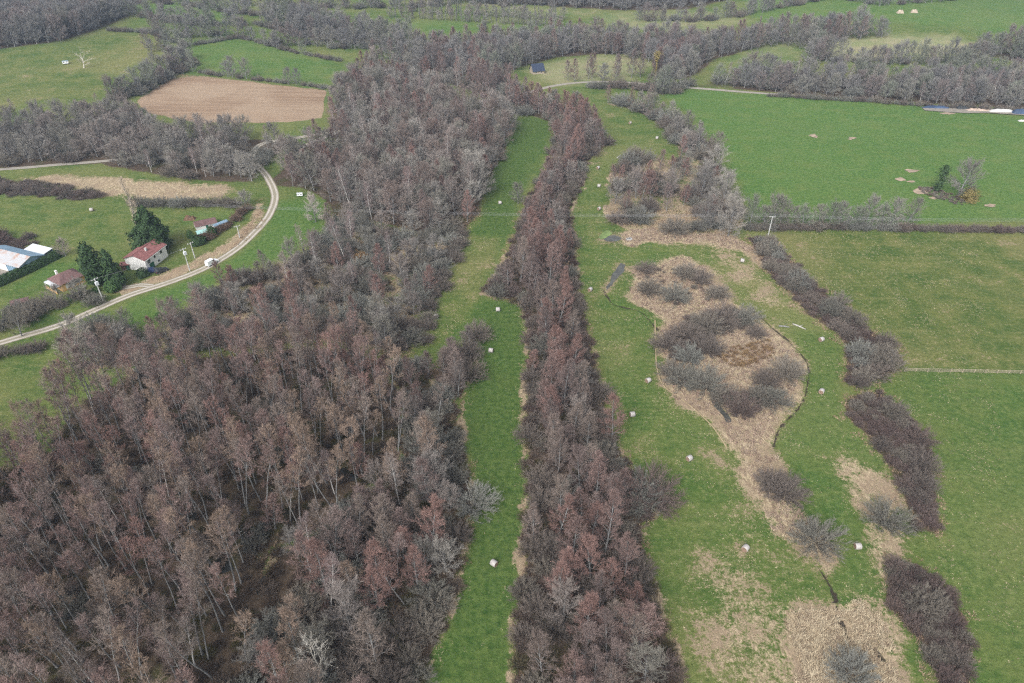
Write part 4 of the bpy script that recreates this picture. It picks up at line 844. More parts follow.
brush('undergrowth', W_SCRUB, 1.0, 5.5, 0.2, 0.45, [DARKS[1], DARKS[2], ((0.12, 0.09, 0.06), '')], 'brown brushwood in the scrub below the verge')
brush('bramble', [(-20, 250), (0, 236), (22, 238), (38, 246), (50, 252), (30, 256), (0, 254)], 0.3, 2.2, 0.22, 0.4, PURPLE, 'dark maroon bramble behind the blue barn')
brush('bramble', [(-30, 182), (0, 180), (40, 182), (75, 187), (100, 194), (92, 201), (40, 197), (0, 195), (-30, 196)], 0.3, 2.4, 0.25, 0.45, [PURPLE[1], DARKS[0], DARKS[1]], 'dark bramble thicket beside the rough field')
brush('undergrowth', [(662, 340), (684, 320), (720, 308), (750, 310), (752, 324), (722, 334), (708, 350), (686, 362), (666, 354)], 0.3, 2.8, 0.25, 0.5, [DARKS[0], DARKS[1], PURPLE[1], DARKS[2]], 'brown brushwood filling the island thicket')
brush('undergrowth', [(728, 392), (750, 398), (762, 412), (750, 424), (730, 418)], 0.3, 3.2, 0.15, 0.28, [DARKS[1], ((0.16, 0.115, 0.095), '')], 'brown brushwood in the lower right of the island')
brush('undergrowth', [(640, 268), (690, 262), (722, 284), (730, 304), (700, 300), (668, 306), (642, 294)], 0.3, 4.6, 0.12, 0.26, [DARKS[2], ((0.19, 0.14, 0.115), '')], 'brown brushwood on the upper straw')
brush('undergrowth', [(920, 186), (940, 190), (968, 200), (960, 205), (935, 198), (918, 190)], 0.1, 1.6, 0.12, 0.22, [DARKS[2], ((0.17, 0.125, 0.10), '')], 'brown litter and stubs under the trees in the bright field')
brush('sedge', [(714, 352), (738, 346), (768, 340), (778, 352), (760, 362), (738, 366), (722, 362)], 0.2, 1.5, 0.12, 0.2, [((0.30, 0.20, 0.105), ''), ((0.24, 0.155, 0.085), '')], 'orange brown sedge tussocks on the island')

# dead grass, reed and meadow tufts: real blades
def tufts(name, n, box, accept, hgt, wid, cols, label, blades=5, lean=0.5, ax=None):
    V, F, Cc = [], [], []
    lo, hi = box; cnt = 0
    cand = np.c_[rng.uniform(lo[0], hi[0], n), rng.uniform(lo[1], hi[1], n)]
    cand = cand[accept(cand)]
    z = height(cand[:, 0], cand[:, 1]) - carve(cand)
    m = len(cand)
    if not m: return
    k = m * blades; base = np.repeat(np.c_[cand, z], blades, 0)
    a = rng.uniform(0, 2 * np.pi, k); r = rng.uniform(0, wid, k)
    p = base + np.c_[np.cos(a) * r, np.sin(a) * r, np.full(k, -0.03)]
    b = rng.uniform(0, 2 * np.pi, k); w = rng.uniform(0.5, 1.0, k) * wid * 0.22
    q = np.c_[np.cos(b) * w, np.sin(b) * w, np.zeros(k)]
    hh = np.repeat(rng.uniform(0.6, 1.2, m), blades) * hgt * rng.uniform(0.7, 1.2, k)
    t = rng.normal(0, lean, (k, 2)) + (0 if ax is None else np.array(ax))
    tip = p + np.c_[t[:, 0] * hh, t[:, 1] * hh, hh]
    vv = np.empty((k * 3, 3)); vv[0::3] = p - q; vv[1::3] = p + q; vv[2::3] = tip
    c = np.array(cols)[np.repeat(rng.integers(0, len(cols), m), blades)] * np.repeat(rng.uniform(0.75, 1.2, m), blades)[:, None]
    cc = np.repeat(np.c_[c, np.ones(k)], 3, 0).astype(np.float32)
    me = bpy.data.meshes.new(name); me.vertices.add(k * 3); me.vertices.foreach_set('co', vv.ravel().astype(np.float32))
    me.loops.add(k * 3); me.loops.foreach_set('vertex_index', np.arange(k * 3)); me.polygons.add(k); me.polygons.foreach_set('loop_start', np.arange(0, k * 3, 3)); me.polygons.foreach_set('loop_total', np.full(k, 3))
    me.attributes.new('tint', 'FLOAT_COLOR', 'POINT').data.foreach_set('color', cc.ravel())
    me.materials.append(M['blades']); me.update(calc_edges=True); me.validate()
    return tag(link(name, me), label, 'grass', kind='stuff')
# coarse lookup of ground cover on a grid
gx0, gy0, gs = -260.0, 40.0, 2.0
def cover_grid():
    nx, ny = 260, 120; sel = (np.abs(GV[:, 0]) < 262) & (GV[:, 1] > 38) & (GV[:, 1] < 282)
    gv, ga = GV[sel], GA[sel]; S = np.zeros((nx, ny, ga.shape[1])); Wt = np.zeros((nx, ny))
    i = np.clip(((gv[:, 0] - gx0) / gs).astype(int), 0, nx - 1); j = np.clip(((gv[:, 1] - gy0) / gs).astype(int), 0, ny - 1)
    np.add.at(S, (i, j), ga); np.add.at(Wt, (i, j), 1)
    for _ in range(2):
        hole = Wt == 0
        S2 = sum(np.roll(S, s, a) for s in (-1, 1) for a in (0, 1)); W2 = sum(np.roll(Wt, s, a) for s in (-1, 1) for a in (0, 1))
        S[hole] = S2[hole]; Wt[hole] = W2[hole]
    return S / np.maximum(Wt, 1)[:, :, None]
CG = cover_grid()
def cover(pts, key):
    i = np.clip(((pts[:, 0] - gx0) / gs).astype(int), 0, 259); j = np.clip(((pts[:, 1] - gy0) / gs).astype(int), 0, 119); return CG[i, j, GK.index(key)]
def inview(p): return (np.abs(p[:, 0]) < 0.62 * np.hypot(p[:, 1], CAMZ) + 15) & (p[:, 1] < 270)
fn = lambda p, s, k=0.0: np.array([noise.noise(Vector((a / s, b / s, k))) for a, b in p])
STRAW = [(0.48, 0.39, 0.265), (0.40, 0.315, 0.21), (0.54, 0.455, 0.32), (0.25, 0.18, 0.13), (0.21, 0.145, 0.11)]
def acc_reed(p): return inview(p) & (cover(p, 'dry') > 0.68) & (cover(p, 'lit') < 0.4) & (cover(p, 'wet') < 0.4)
ISLE_STRAW = [(0.30, 0.215, 0.165), (0.36, 0.275, 0.205), (0.24, 0.165, 0.13), (0.40, 0.32, 0.24), (0.20, 0.14, 0.115)]
tufts('reed_tufts', 60000, ((20, 92), (130, 260)), acc_reed, 0.60, 0.34, ISLE_STRAW, 'pinkish brown dead reed and grass on the island beds', 6, 0.75, (0.25, 0.35))
tufts('reed_tufts', 40000, ((20, 50), (110, 92)), acc_reed, 0.55, 0.34, STRAW[:3] + [(0.27, 0.2, 0.14)], 'pale flattened reed in the bed at the lower right', 6, 0.9, (0.3, 0.4))
def acc_fleck(p):
    a = inview(p); d = cover(p, 'dry'); n = fn(p, 7.0) + 0.6 * fn(p, 2.2, 4.0)
    return a & (cover(p, 'lit') < 0.4) & (d > 0.1) & (n + 0.35 * rng.normal(0, 1, len(p)) > 0.62 - 0.9 * np.minimum(d, 0.75))
tufts('dead_grass_tufts', 140000, ((-40, 55), (170, 250)), acc_fleck, 0.20, 0.26, [(0.48, 0.40, 0.27), (0.42, 0.35, 0.23), (0.36, 0.29, 0.20), (0.33, 0.32, 0.17)], 'scattered straw coloured grass tufts in the meadows', 5, 0.8)
GRN = [(0.065, 0.120, 0.025), (0.100, 0.150, 0.036), (0.036, 0.080, 0.016), (0.150, 0.160, 0.055), (0.050, 0.105, 0.022)]
def acc_green(p): return inview(p) & (cover(p, 'lit') < 0.35) & (cover(p, 'dry') < 0.6) & (p[:, 1] < 200)
tufts('meadow_grass', 150000, ((-60, 55), (170, 200)), acc_green, 0.14, 0.24, GRN, 'short green meadow grass', 4, 0.7)
# fringe of dead grass along the wood edges
def acc_fringe(p): l_ = cover(p, 'lit'); return inview(p) & (l_ > 0.12) & (l_ < 0.82) & (fn(p, 6.0, 9.0) > -0.25)
tufts('dead_grass_fringe', 130000, ((-100, 55), (170, 250)), acc_fringe, 0.5, 0.30, [(0.33, 0.235, 0.16), (0.38, 0.285, 0.195), (0.26, 0.18, 0.125)], 'tan dead grass fringe along the wood edges', 6, 0.6)

# ------------------------------------------------------------------ evergreens
def gen_leafy(seed, H, shape, n, size, z0=0.06, lump=0.25, fill=0.55, tiers=0):
    rnd = random.Random(seed); K = MB()
    for i in range(n):
        u = z0 + (1 - z0) * (1 - math.sqrt(rnd.random())) if shape(0.3) > shape(0.8) * 1.3 else rnd.uniform(z0, 1)
        a = rnd.uniform(0, 6.2832); r = shape(u); q = Vector((math.cos(a), math.sin(a), u * H / 2.5))
        r *= 1 + lump * 2.0 * noise.noise(Vector((q.x * 1.9 + seed, q.y * 1.9, q.z * 1.6)))
        if tiers: r *= 0.72 + 0.38 * abs(math.sin(u * tiers * math.pi))
        r *= rnd.uniform(fill, 1.0); p = Vector((math.cos(a) * r, math.sin(a) * r, u * H))
        nrm = (Vector((math.cos(a), math.sin(a), rnd.uniform(0.1, 0.9))) + Vector((rnd.gauss(0, 0.5), rnd.gauss(0, 0.5), rnd.gauss(0, 0.4)))).normalized()
        e = perp(nrm, rnd) * size * rnd.uniform(0.5, 1.1); f = nrm.cross(e) * 0.6; k = len(K.v)
        K.v += [tuple(p - e - f), tuple(p + e - f * 0.4), tuple(p + e * 0.6 + f), tuple(p - e * 0.7 + f * 0.7)]; K.f.append((k, k + 1, k + 2, k + 3))
    return K
def evergreen(name, label, cat, px, py, H, shape, n, size, leaf, tr=0.2, **kw):
    x, y = at(px, py); t = thing(name, label, cat, (x, y, hz(x, y)), random.uniform(0, 6))
    T = MB(); T.tube([(0, 0, -0.3), (0.05, 0.03, H * 0.4), (0, 0.05, H * 0.93)], [tr * 1.2, tr * 0.8, tr * 0.1], 7)
    rnd = random.Random(len(label))
    for i in range(14):
        u = 0.12 + 0.8 * i / 14; a = 2.4 * i; r = shape(u) * 0.8
        T.tube([(0, 0, u * H - 0.3), (math.cos(a) * r * 0.5, math.sin(a) * r * 0.5, u * H), (math.cos(a) * r, math.sin(a) * r, u * H + 0.2)], [tr * 0.35, tr * 0.25, tr * 0.1], 3)
    part('trunk', T, M['bark_brown'], t, True); part('crown', gen_leafy(len(label) * 7, H, shape, n, size, **kw), M[leaf], t); return t
evergreen('cypress_tree', 'broad dark green cypress behind the white house', 'cypress', 155, 250, 17.0, lambda u: 6.0 * min(1, (1.04 - u) * 1.5) ** 0.8 * min(1, 0.7 + u * 2), 11000, 0.42, 'leaf_dark', 0.3, lump=0.34)
evergreen('pine_tree', 'taller dark pine left of the white house', 'pine', 99, 284, 15.5, lambda u: 3.6 * min(1, (1.05 - u) * 2.2) ** 0.7 * (0.55 + 0.45 * min(1, u * 3)), 5200, 0.40, 'leaf_dark', 0.25, lump=0.45, fill=0.3)
evergreen('pine_tree', 'dark pine between the taller pine and the white house', 'pine', 117, 286, 14.0, lambda u: 3.5 * (1.03 - u) ** 0.7 * min(1, 0.5 + u * 3), 4800, 0.40, 'leaf_dark', 0.25, lump=0.45, fill=0.3)
evergreen('laurel_shrub', 'bright green shrub at the foot of the dark pines', 'shrub', 114, 290, 4.0, lambda u: 2.6 * math.sin(math.pi * min(1, 0.2 + u * 0.8)) ** 0.6, 1800, 0.28, 'leaf_mid', 0.08)
evergreen('laurel_shrub', 'dark green shrub beside the turquoise shed', 'shrub', 199, 244, 3.6, lambda u: 2.8 * math.sin(math.pi * min(1, 0.2 + u * 0.8)) ** 0.6, 1800, 0.26, 'leaf_dark', 0.08)
evergreen('laurel_shrub', 'dark green shrub right of the turquoise shed', 'shrub', 213, 236, 4.2, lambda u: 1.9 * math.sin(math.pi * min(1, 0.2 + u * 0.8)) ** 0.6, 1400, 0.26, 'leaf_dark', 0.08)
evergreen('laurel_shrub', 'yellow green shrub left of the turquoise shed', 'shrub', 191, 238, 3.4, lambda u: 1.3 * math.sin(math.pi * min(1, 0.2 + u * 0.8)) ** 0.6, 900, 0.24, 'leaf_mid', 0.08)
evergreen('laurel_shrub', 'dark green shrub in front of the white gable', 'shrub', 143, 276, 3.0, lambda u: 2.2 * math.sin(math.pi * min(1, 0.2 + u * 0.8)) ** 0.6, 1400, 0.24, 'leaf_dark', 0.08)
evergreen('laurel_shrub', 'small green shrub on the bright verge', 'shrub', 161, 320, 2.6, lambda u: 1.6 * math.sin(math.pi * min(1, 0.2 + u * 0.8)) ** 0.6, 900, 0.24, 'leaf_mid', 0.06)
evergreen('ivy_tree', 'ivy clad tree left of the pale tree in the bright field', 'tree', 937, 192, 11.5, lambda u: 3.0 * (math.sin(math.pi * min(1, 0.12 + u * 0.8)) ** 0.8) * (0.5 + 0.5 * u), 1300, 0.38, 'leaf_ivy', 0.28, lump=0.9, fill=0.15)
leaf_material('leaf_yellow', (0.14, 0.115, 0.035), (0.25, 0.195, 0.075))
evergreen('yellow_willow', 'yellowish low willow right of the pale tree in the bright field', 'willow', 968, 200, 5.5, lambda u: 4.2 * math.sin(math.pi * min(1, 0.25 + u * 0.72)) ** 0.6, 2400, 0.24, 'leaf_yellow', 0.15, lump=0.5, fill=0.3)
evergreen('ivy_tree', 'ivy topped tree in the russet group by the pale lane', 'tree', 655, 80, 17.0, lambda u: 2.6 * max(0.0, u - 0.55) * 2.2 + 0.3, 1200, 0.45, 'leaf_yellow', 0.28, lump=0.7, fill=0.2)
def hedge_block(name, label, px, w, h, n, leaf):
    l = resample(P(px), 0.5); x0, y0 = l[0]; t = thing(name, label, 'hedge', (x0, y0, hz(x0, y0)), 0.0); rnd = random.Random(3); K, S = MB(), MB()
    for i in range(n):
        c = l[rnd.randrange(len(l))] - l[0]; a = rnd.uniform(0, math.pi); rr = rnd.uniform(0.75, 1) * (1 + 0.18 * noise.noise(Vector((c[0] / 1.5, c[1] / 1.5, a))))
        tx = l[-1] - l[0]; tx = tx / np.linalg.norm(tx); nx = np.array((-tx[1], tx[0]))
        q = Vector((c[0] + nx[0] * math.cos(a) * w / 2 * rr, c[1] + nx[1] * math.cos(a) * w / 2 * rr, h * (0.12 + 0.88 * math.sin(a) ** 0.6 * rr) * rnd.uniform(0.3 if abs(math.cos(a)) > 0.6 else 0.85, 1)))
        nm = Vector((nx[0] * math.cos(a), nx[1] * math.cos(a), math.sin(a) + rnd.gauss(0, 0.4))).normalized(); e = perp(nm, rnd) * rnd.uniform(0.12, 0.26); f = nm.cross(e) * 0.7; k = len(K.v)
        K.v += [tuple(q - e - f), tuple(q + e - f), tuple(q + e + f), tuple(q - e + f)]; K.f.append((k, k + 1, k + 2, k + 3))
    for i in range(0, len(l), 3): c = l[i] - l[0]; S.tube([(c[0], c[1], -0.2), (c[0], c[1], h * 0.8)], [0.06, 0.03], 4)
    part('foliage', K, M[leaf], t); part('stems', S, M['bark_brown'], t)['kind'] = 'stuff'
hedge_block('evergreen_hedge', 'thick dark green hedge between the blue barn and the yellow house', [(-30, 297), (0, 285), (30, 271), (60, 256)], 3.6, 3.0, 7000, 'leaf_dark')
hedge_block('evergreen_hedge', 'low green hedge between the yellow house and the road', [(70, 301), (84, 297), (98, 291)], 2.2, 1.6, 1800, 'leaf_mid')

# ------------------------------------------------------------------ dead and pale trees
def special(name, label, px, py, barkname, tint, seed, **kw):
    x, y = at(px, py); t = thing(name, label, 'tree', (x, y, hz(x, y)), random.uniform(0, 6)); T, K = gen_tree(seed, **kw)
    part('trunk', T, M[barkname], t, True); c = part('crown', K, M['twig'], t); c['tint'] = list(tint)
bark('bark_bone', (0.46, 0.43, 0.37), (0.66, 0.62, 0.55))
special('bare_tree', 'bone white bare tree at the bottom of the mossy clearing', 326, 682, 'bark_bone', (0.48, 0.45, 0.40), 41, H=11.5, r0=0.30, t0=0.22, n1=15, env=bell(4.6, 1.0, 0.6), ang=lambda u: 1.0 - 0.6 * u, up1=0.35, n2=8, l2=0.42, n3=4, l3=0.8, tw=0.022, r1=0.55, wob=0.2)
special('dead_tree', 'leaning bleached dead tree in the top left pasture', 84, 68, 'bark_bone', (0.50, 0.44, 0.40), 44, H=9.0, r0=0.35, t0=0.15, n1=10, env=bell(6.0, 1.5, 0.5), ang=lambda u: 1.2 - 0.5 * u, up1=0.1, n2=6, l2=0.4, n3=3, l3=0.9, tw=0.03, lean=0.35, r1=0.6, wob=0.25)
special('lombardy_poplar', 'tall narrow tan poplar behind the green cypress', 142, 240, 'bark_grey', (0.46, 0.38, 0.29), 48, H=23.0, r0=0.28, t0=0.05, n1=60, env=lambda u: 2.6 * (1 - u) ** 0.4 + 0.9, ang=lambda u: 0.45, up1=0.3, n2=7, l2=0.4, n3=5, l3=0.8, tw=0.022, lean=0.01)
special('bare_tree', 'leafless spreading tree in front of the yellow house', 22, 336, 'bark_grey', (0.20, 0.18, 0.145), 46, H=7.5, r0=0.22, t0=0.15, n1=22, env=bell(4.4, 0.8, 0.6), ang=lambda u: 1.2 - 0.8 * u, up1=0.4, n2=9, l2=0.4, n3=7, l3=0.8, tw=0.024)

# ------------------------------------------------------------------ building materials and builders
plain('render_white', (0.78, 0.77, 0.74), 0.85, 0.06, 0.6); plain('render_yellow', (0.66, 0.41, 0.16), 0.85, 0.10, 0.6)
plain('tile_red', (0.23, 0.098, 0.092), 0.8, 0.25, 1.2); plain('tile_plum', (0.145, 0.085, 0.080), 0.85, 0.22, 1.2)
plain('metal_blue', (0.19, 0.29, 0.38), 0.55, 0.12, 0.4); plain('metal_white', (0.58, 0.60, 0.62), 0.5, 0.08, 0.5); plain('glass_dark', (0.03, 0.035, 0.04), 0.12, 0.1, 1.0, 0, 0.5)
plain('frame_white', (0.75, 0.75, 0.73), 0.6, 0.05); plain('wood_brown', (0.13, 0.075, 0.045), 0.8, 0.2); plain('wood_green', (0.03, 0.12, 0.075), 0.7, 0.15); plain('slate_blue', (0.03, 0.042, 0.075), 0.6, 0.15)
plain('turquoise', (0.30, 0.50, 0.47), 0.6, 0.12, 0.8); plain('pole_concrete', (0.46, 0.46, 0.45), 0.9, 0.12, 1.0); plain('wire_metal', (0.34, 0.34, 0.35), 0.5, 0.05); plain('paint_white', (0.80, 0.81, 0.83), 0.3, 0.03, 0.5, 0, 0.5)
plain('paint_navy', (0.025, 0.04, 0.10), 0.3, 0.1, 0.5, 0, 0.5); plain('paint_dark', (0.03, 0.035, 0.04), 0.3, 0.1, 0.5, 0, 0.5); plain('tyre', (0.02, 0.02, 0.02), 0.9); plain('hub', (0.4, 0.4, 0.42), 0.4, 0.1, 1, 0.6)
plain('lamp_red', (0.35, 0.02, 0.02), 0.3); plain('lamp_clear', (0.75, 0.75, 0.72), 0.2); plain('wood_pale', (0.36, 0.30, 0.23), 0.9, 0.2); plain('sheet_white', (0.50, 0.49, 0.47), 0.5, 0.1, 0.3); plain('sheet_blue', (0.04, 0.065, 0.12), 0.5, 0.3, 0.3)
plain('net_wrap', (0.38, 0.355, 0.34), 0.6, 0.12, 3.0); plain('hay_end', (0.24, 0.165, 0.12), 0.95, 0.25, 4.0); plain('rubble', (0.40, 0.31, 0.25), 0.95, 0.25, 0.8)
def rust_material():
    m, n, l, b = mat('roof_rust'); g = N(m); tc = n.new('ShaderNodeTexCoord').outputs['Object']
    f = g.noise(tc, 0.35, 5, 0.65); s = g.noise(g.mapv(tc, (0.6, 3, 1)), 1.0, 3)
    c = g.mix(g.ss(f, 0.44, 0.68), (0.40, 0.41, 0.43), (0.36, 0.22, 0.165)); c = g.mix(g.math('MULTIPLY', g.ss(s, 0.45, 0.7), 0.5), c, (0.44, 0.34, 0.28))
    g.put(b.inputs['Base Color'], c); b.inputs['Roughness'].default_value = 0.75; M['roof_rust'] = m
rust_material()
def frame_on(root, x0, y0, rz): pass
def window(root, c, w, h, face, shutter=None):
    """face 'x' or 'y': the wall's normal axis; c is the window centre on the wall face, dirn the outward sign in c[3]"""
    sgn = c[3]; f = MB(); p = MB()
    if face == 'y': f.box((c[0], c[1] + sgn * 0.02, c[2]), (w + 0.16, 0.06, h + 0.16)); p.box((c[0], c[1] + sgn * 0.045, c[2]), (w, 0.03, h))
    else: f.box((c[0] + sgn * 0.02, c[1], c[2]), (0.06, w + 0.16, h + 0.16)); p.box((c[0] + sgn * 0.045, c[1], c[2]), (0.03, w, h))
    o = part('window', f, M['frame_white'], root); part('pane', p, M['glass_dark'], o)
    if shutter:
        for s in (-1, 1):
            q = MB()
            if face == 'y': q.box((c[0] + s * (w * 0.75 + 0.12), c[1] + sgn * 0.035, c[2]), (w * 0.45, 0.05, h))
            else: q.box((c[0] + sgn * 0.035, c[1] + s * (w * 0.75 + 0.12), c[2]), (0.05, w * 0.45, h))
            part('shutter', q, M[shutter], o)
def house(name, label, cx, cy, ax, L, D, hw, hr, wallm, roofm, hip=0.0, over=0.45):
    """origin at one corner; local x runs along the front wall (outside is -y), y goes back"""
    rz = math.atan2(ax[1], ax[0]); t = thing(name, label, 'house', (cx, cy, hz(cx, cy)), rz)
    w = MB()
    if hip == 0: w.prism([(0, -0.4), (D, -0.4), (D, hw), (D / 2, hw + hr * 0.96), (0, hw)], 'x', 0, L)
    else: w.box((L / 2, D / 2, hw / 2 - 0.2), (L, D, hw + 0.4))
    part('wall', w, M[wallm], t)
    r = MB(); th = 0.16; e = over * hr / (D / 2)
    if hip == 0:
        for s in (-1, 1):
            yo = D / 2 + s * (D / 2 + over); lo = hw - e
            r.prism([(yo, lo + 0.03), (D / 2, hw + hr + 0.03), (D / 2, hw + hr + 0.03 + th), (yo, lo + 0.03 + th)], 'x', -over, L + over)
    else:
        a, b_, zl = -over, over, hw - 0.02
        P0 = [(a, a, zl), (L + b_, a, zl), (L + b_, D + b_, zl), (a, D + b_, zl)]; rg = [(hip, D / 2, hw + hr), (L - hip, D / 2, hw + hr)]
        r.poly([P0[0], P0[1], rg[1], rg[0]]).poly([P0[2], P0[3], rg[0], rg[1]]).poly([P0[1], P0[2], rg[1]]).poly([P0[3], P0[0], rg[0]]).poly(P0[::-1])
    ro = part('roof', r, M[roofm], t); return t, ro
# white house with the red roof
u = np.array((0.20, 0.98)); cx, cy = at(148.3, 271.5)
t, ro = house('white_house', 'white house with a red roof beside the road', cx, cy, u, 11.2, 7.6, 4.3, 1.35, 'render_white', 'tile_red')
ch = MB(); ch.box((4.6, 2.2, 5.5), (0.6, 0.6, 1.5)); part('chimney', ch, M['pole_concrete'], ro)
rid = MB(); rid.tube([(-0.4, 3.8, 5.85), (11.6, 3.8, 5.85)], [0.12, 0.12], 6, True); part('ridge', rid, M['tile_red'], ro)
window(t, (1.7, 0, 2.9, -1), 1.5, 1.2, 'y', None); window(t, (4.9, 0, 3.1, -1), 0.8, 0.9, 'y'); window(t, (8.4, 0, 3.0, -1), 1.1, 1.1, 'y', None); window(t, (6.2, 0, 0.9, -1), 0.9, 0.7, 'y')
d = MB(); d.box((2.6, -0.03, 1.0), (2.2, 0.10, 2.0)); part('garage_door', d, M['wood_green'], t)
g_ = MB(); g_.box((5.6, -0.52, 4.08), (11.8, 0.12, 0.12)); part('gutter', g_, M['frame_white'], t)
# yellow house
u = np.array((0.55, 0.835)); cx, cy = at(63.5, 292)
t, ro = house('yellow_house', 'small yellow house with a plum hipped roof and white veranda', cx, cy, u, 7.6, 7.0, 2.7, 2.0, 'render_yellow', 'tile_plum', hip=2.4, over=0.5)
ch = MB(); ch.box((2.0, 4.6, 4.6), (0.6, 0.6, 1.8)); part('chimney', ch, M['render_white'], ro)
window(t, (2.6, 0, 1.3, -1), 1.2, 1.6, 'y', 'frame_white'); window(t, (5.4, 0, 1.6, -1), 1.0, 1.1, 'y', 'frame_white')
v_ = MB(); v_.box((-0.9, 3.4, 2.35), (1.9, 6.9, 0.12)); ve = part('veranda_roof', v_, M['metal_white'], t)
for yy in (0.3, 3.4, 6.5): q = MB(); q.box((-1.7, yy, 1.1), (0.14, 0.14, 2.4)); part('veranda_post', q, M['frame_white'], t)
q = MB(); q.box((-1.75, 3.4, 0.45), (0.12, 6.6, 0.9)); part('veranda_parapet', q, M['render_yellow'], t)
# blue barn
cx, cy = at(23, 275); ax = np.array((-0.93, 0.37)); rz = math.atan2(ax[1], ax[0])
t = thing('blue_barn', 'blue metal barn with a rusty pale roof at the left edge', 'barn', (cx, cy, hz(cx, cy)), rz)
# local x along the front wall to the left, y = towards the camera side of the wall is +y here, so the barn lies at negative y
w = MB(); w.prism([(0, -0.4), (-9.0, -0.4), (-9.0, 2.9), (-4.6, 4.6), (0, 3.1)], 'x', 0, 19); part('wall', w, M['metal_blue'], t)
r = MB(); r.prism([(0.5, 2.98), (-4.6, 4.66), (-4.6, 4.80), (0.5, 3.12)], 'x', -0.4, 19.4); part('roof_slope', r, M['roof_rust'], t)
r = MB(); r.prism([(-4.62, 4.66), (-9.5, 2.75), (-9.5, 2.89), (-4.62, 4.80)], 'x', -0.4, 19.4); part('roof_slope', r, M['metal_blue'], t)
for k in range(19): q = MB(); q.box((0.5 + k, 0.03, 1.45), (0.06, 0.05, 2.9)); part('cladding_rib', q, M['metal_blue'], t)
d = MB(); d.box((8.5, 0.05, 1.3), (3.6, 0.08, 2.6)); part('door', d, M['paint_white'], t)
window(t, (1.6, 0, 1.7, 1), 1.0, 0.8, 'y')
cx2, cy2 = at(42, 259); t = thing('lean_to_shed', 'white roofed open shed behind the blue barn', 'shed', (cx2, cy2, hz(cx2, cy2)), rz)
r = MB(); r.prism([(1.0, 2.3), (-3.4, 2.9), (-3.4, 3.05), (1.0, 2.45)], 'x', -2.5, 7); part('roof', r, M['metal_white'], t)
for xx in (-2.2, 2.4, 6.7):
    for yy, hh in ((0.7, 2.32), (-3.1, 2.84)): q = MB(); q.box((xx, yy, hh / 2 - 0.1), (0.18, 0.18, hh)); part('post', q, M['metal_blue'], t)
q = MB(); q.box((2.25, -3.25, 1.15), (9.2, 0.1, 2.9)); part('back_wall', q, M['metal_blue'], t)
# sheds, frames and garden things
def shed(label, px, py, rz, L, D, h, roofm, wallm='wood_brown', pitch=0.5):
    x, y = at(px, py); t = thing('garden_shed', label, 'shed', (x, y, hz(x, y)), rz)
    w = MB(); w.prism([(-D / 2, -0.3), (D / 2, -0.3), (D / 2, h), (0, h + pitch * 0.93), (-D / 2, h)], 'x', -L / 2, L / 2); part('wall', w, M[wallm], t)
    for s in (-1, 1): r = MB(); r.prism([(s * (D / 2 + 0.25), h - 0.1 + 0.02), (0, h + pitch + 0.02), (0, h + pitch + 0.10), (s * (D / 2 + 0.25), h - 0.02)], 'x', -L / 2 - 0.25, L / 2 + 0.25); part('roof_slope', r, M[roofm], t)
    d = MB(); d.box((0.1, -D / 2 - 0.03, h * 0.42), (0.9, 0.06, h * 0.84)); part('door', d, M['wood_green'], t); return t
shed('small shed with a turquoise roof among dark shrubs', 203, 236, 0.6, 3.4, 2.8, 1.9, 'turquoise')
shed('low long shed with a brown roof in the garden', 206, 226, 0.55, 7.5, 5.0, 1.6, 'tile_plum', 'render_white', 0.9)
shed('narrow pale blue shed at the garden hedge', 221, 227, 0.95, 5.5, 1.8, 1.6, 'metal_blue', 'frame_white', 0.3)
shed('pinkish lean-to left of the white house', 129, 268, 0.3, 4.0, 2.6, 1.9, 'tile_red', 'wood_brown', 0.3)
shed('plum roofed hut under the bare tree near the road', 22, 306, 0.5, 4.5, 3.2, 1.8, 'tile_plum', 'wood_brown', 0.5)
x, y = at(537, 73); t = thing('cottage', 'far cottage with a steep navy roof at the wood edge', 'house', (x, y, hz(x, y)), 0.35); t.scale = (0.85, 0.85, 0.85)
w = MB(); w.prism([(-3.5, -0.5), (3.5, -0.5), (3.5, 2.6), (0, 6.6), (-3.5, 2.6)], 'x', -4.5, 4.5); part('wall', w, M['wood_pale'], t)
for s in (-1, 1): r = MB(); r.prism([(s * 4.1, 2.05), (0, 6.75), (0, 6.95), (s * 4.1, 2.25)], 'x', -5, 5); part('roof_slope', r, M['slate_blue'], t)
for xx in (-2.2, 2.0): window(t, (xx, -3.5, 1.4, -1), 1.0, 1.1, 'y')
window(t, (-4.5, 0, 3.2, -1), 1.0, 1.1, 'x')

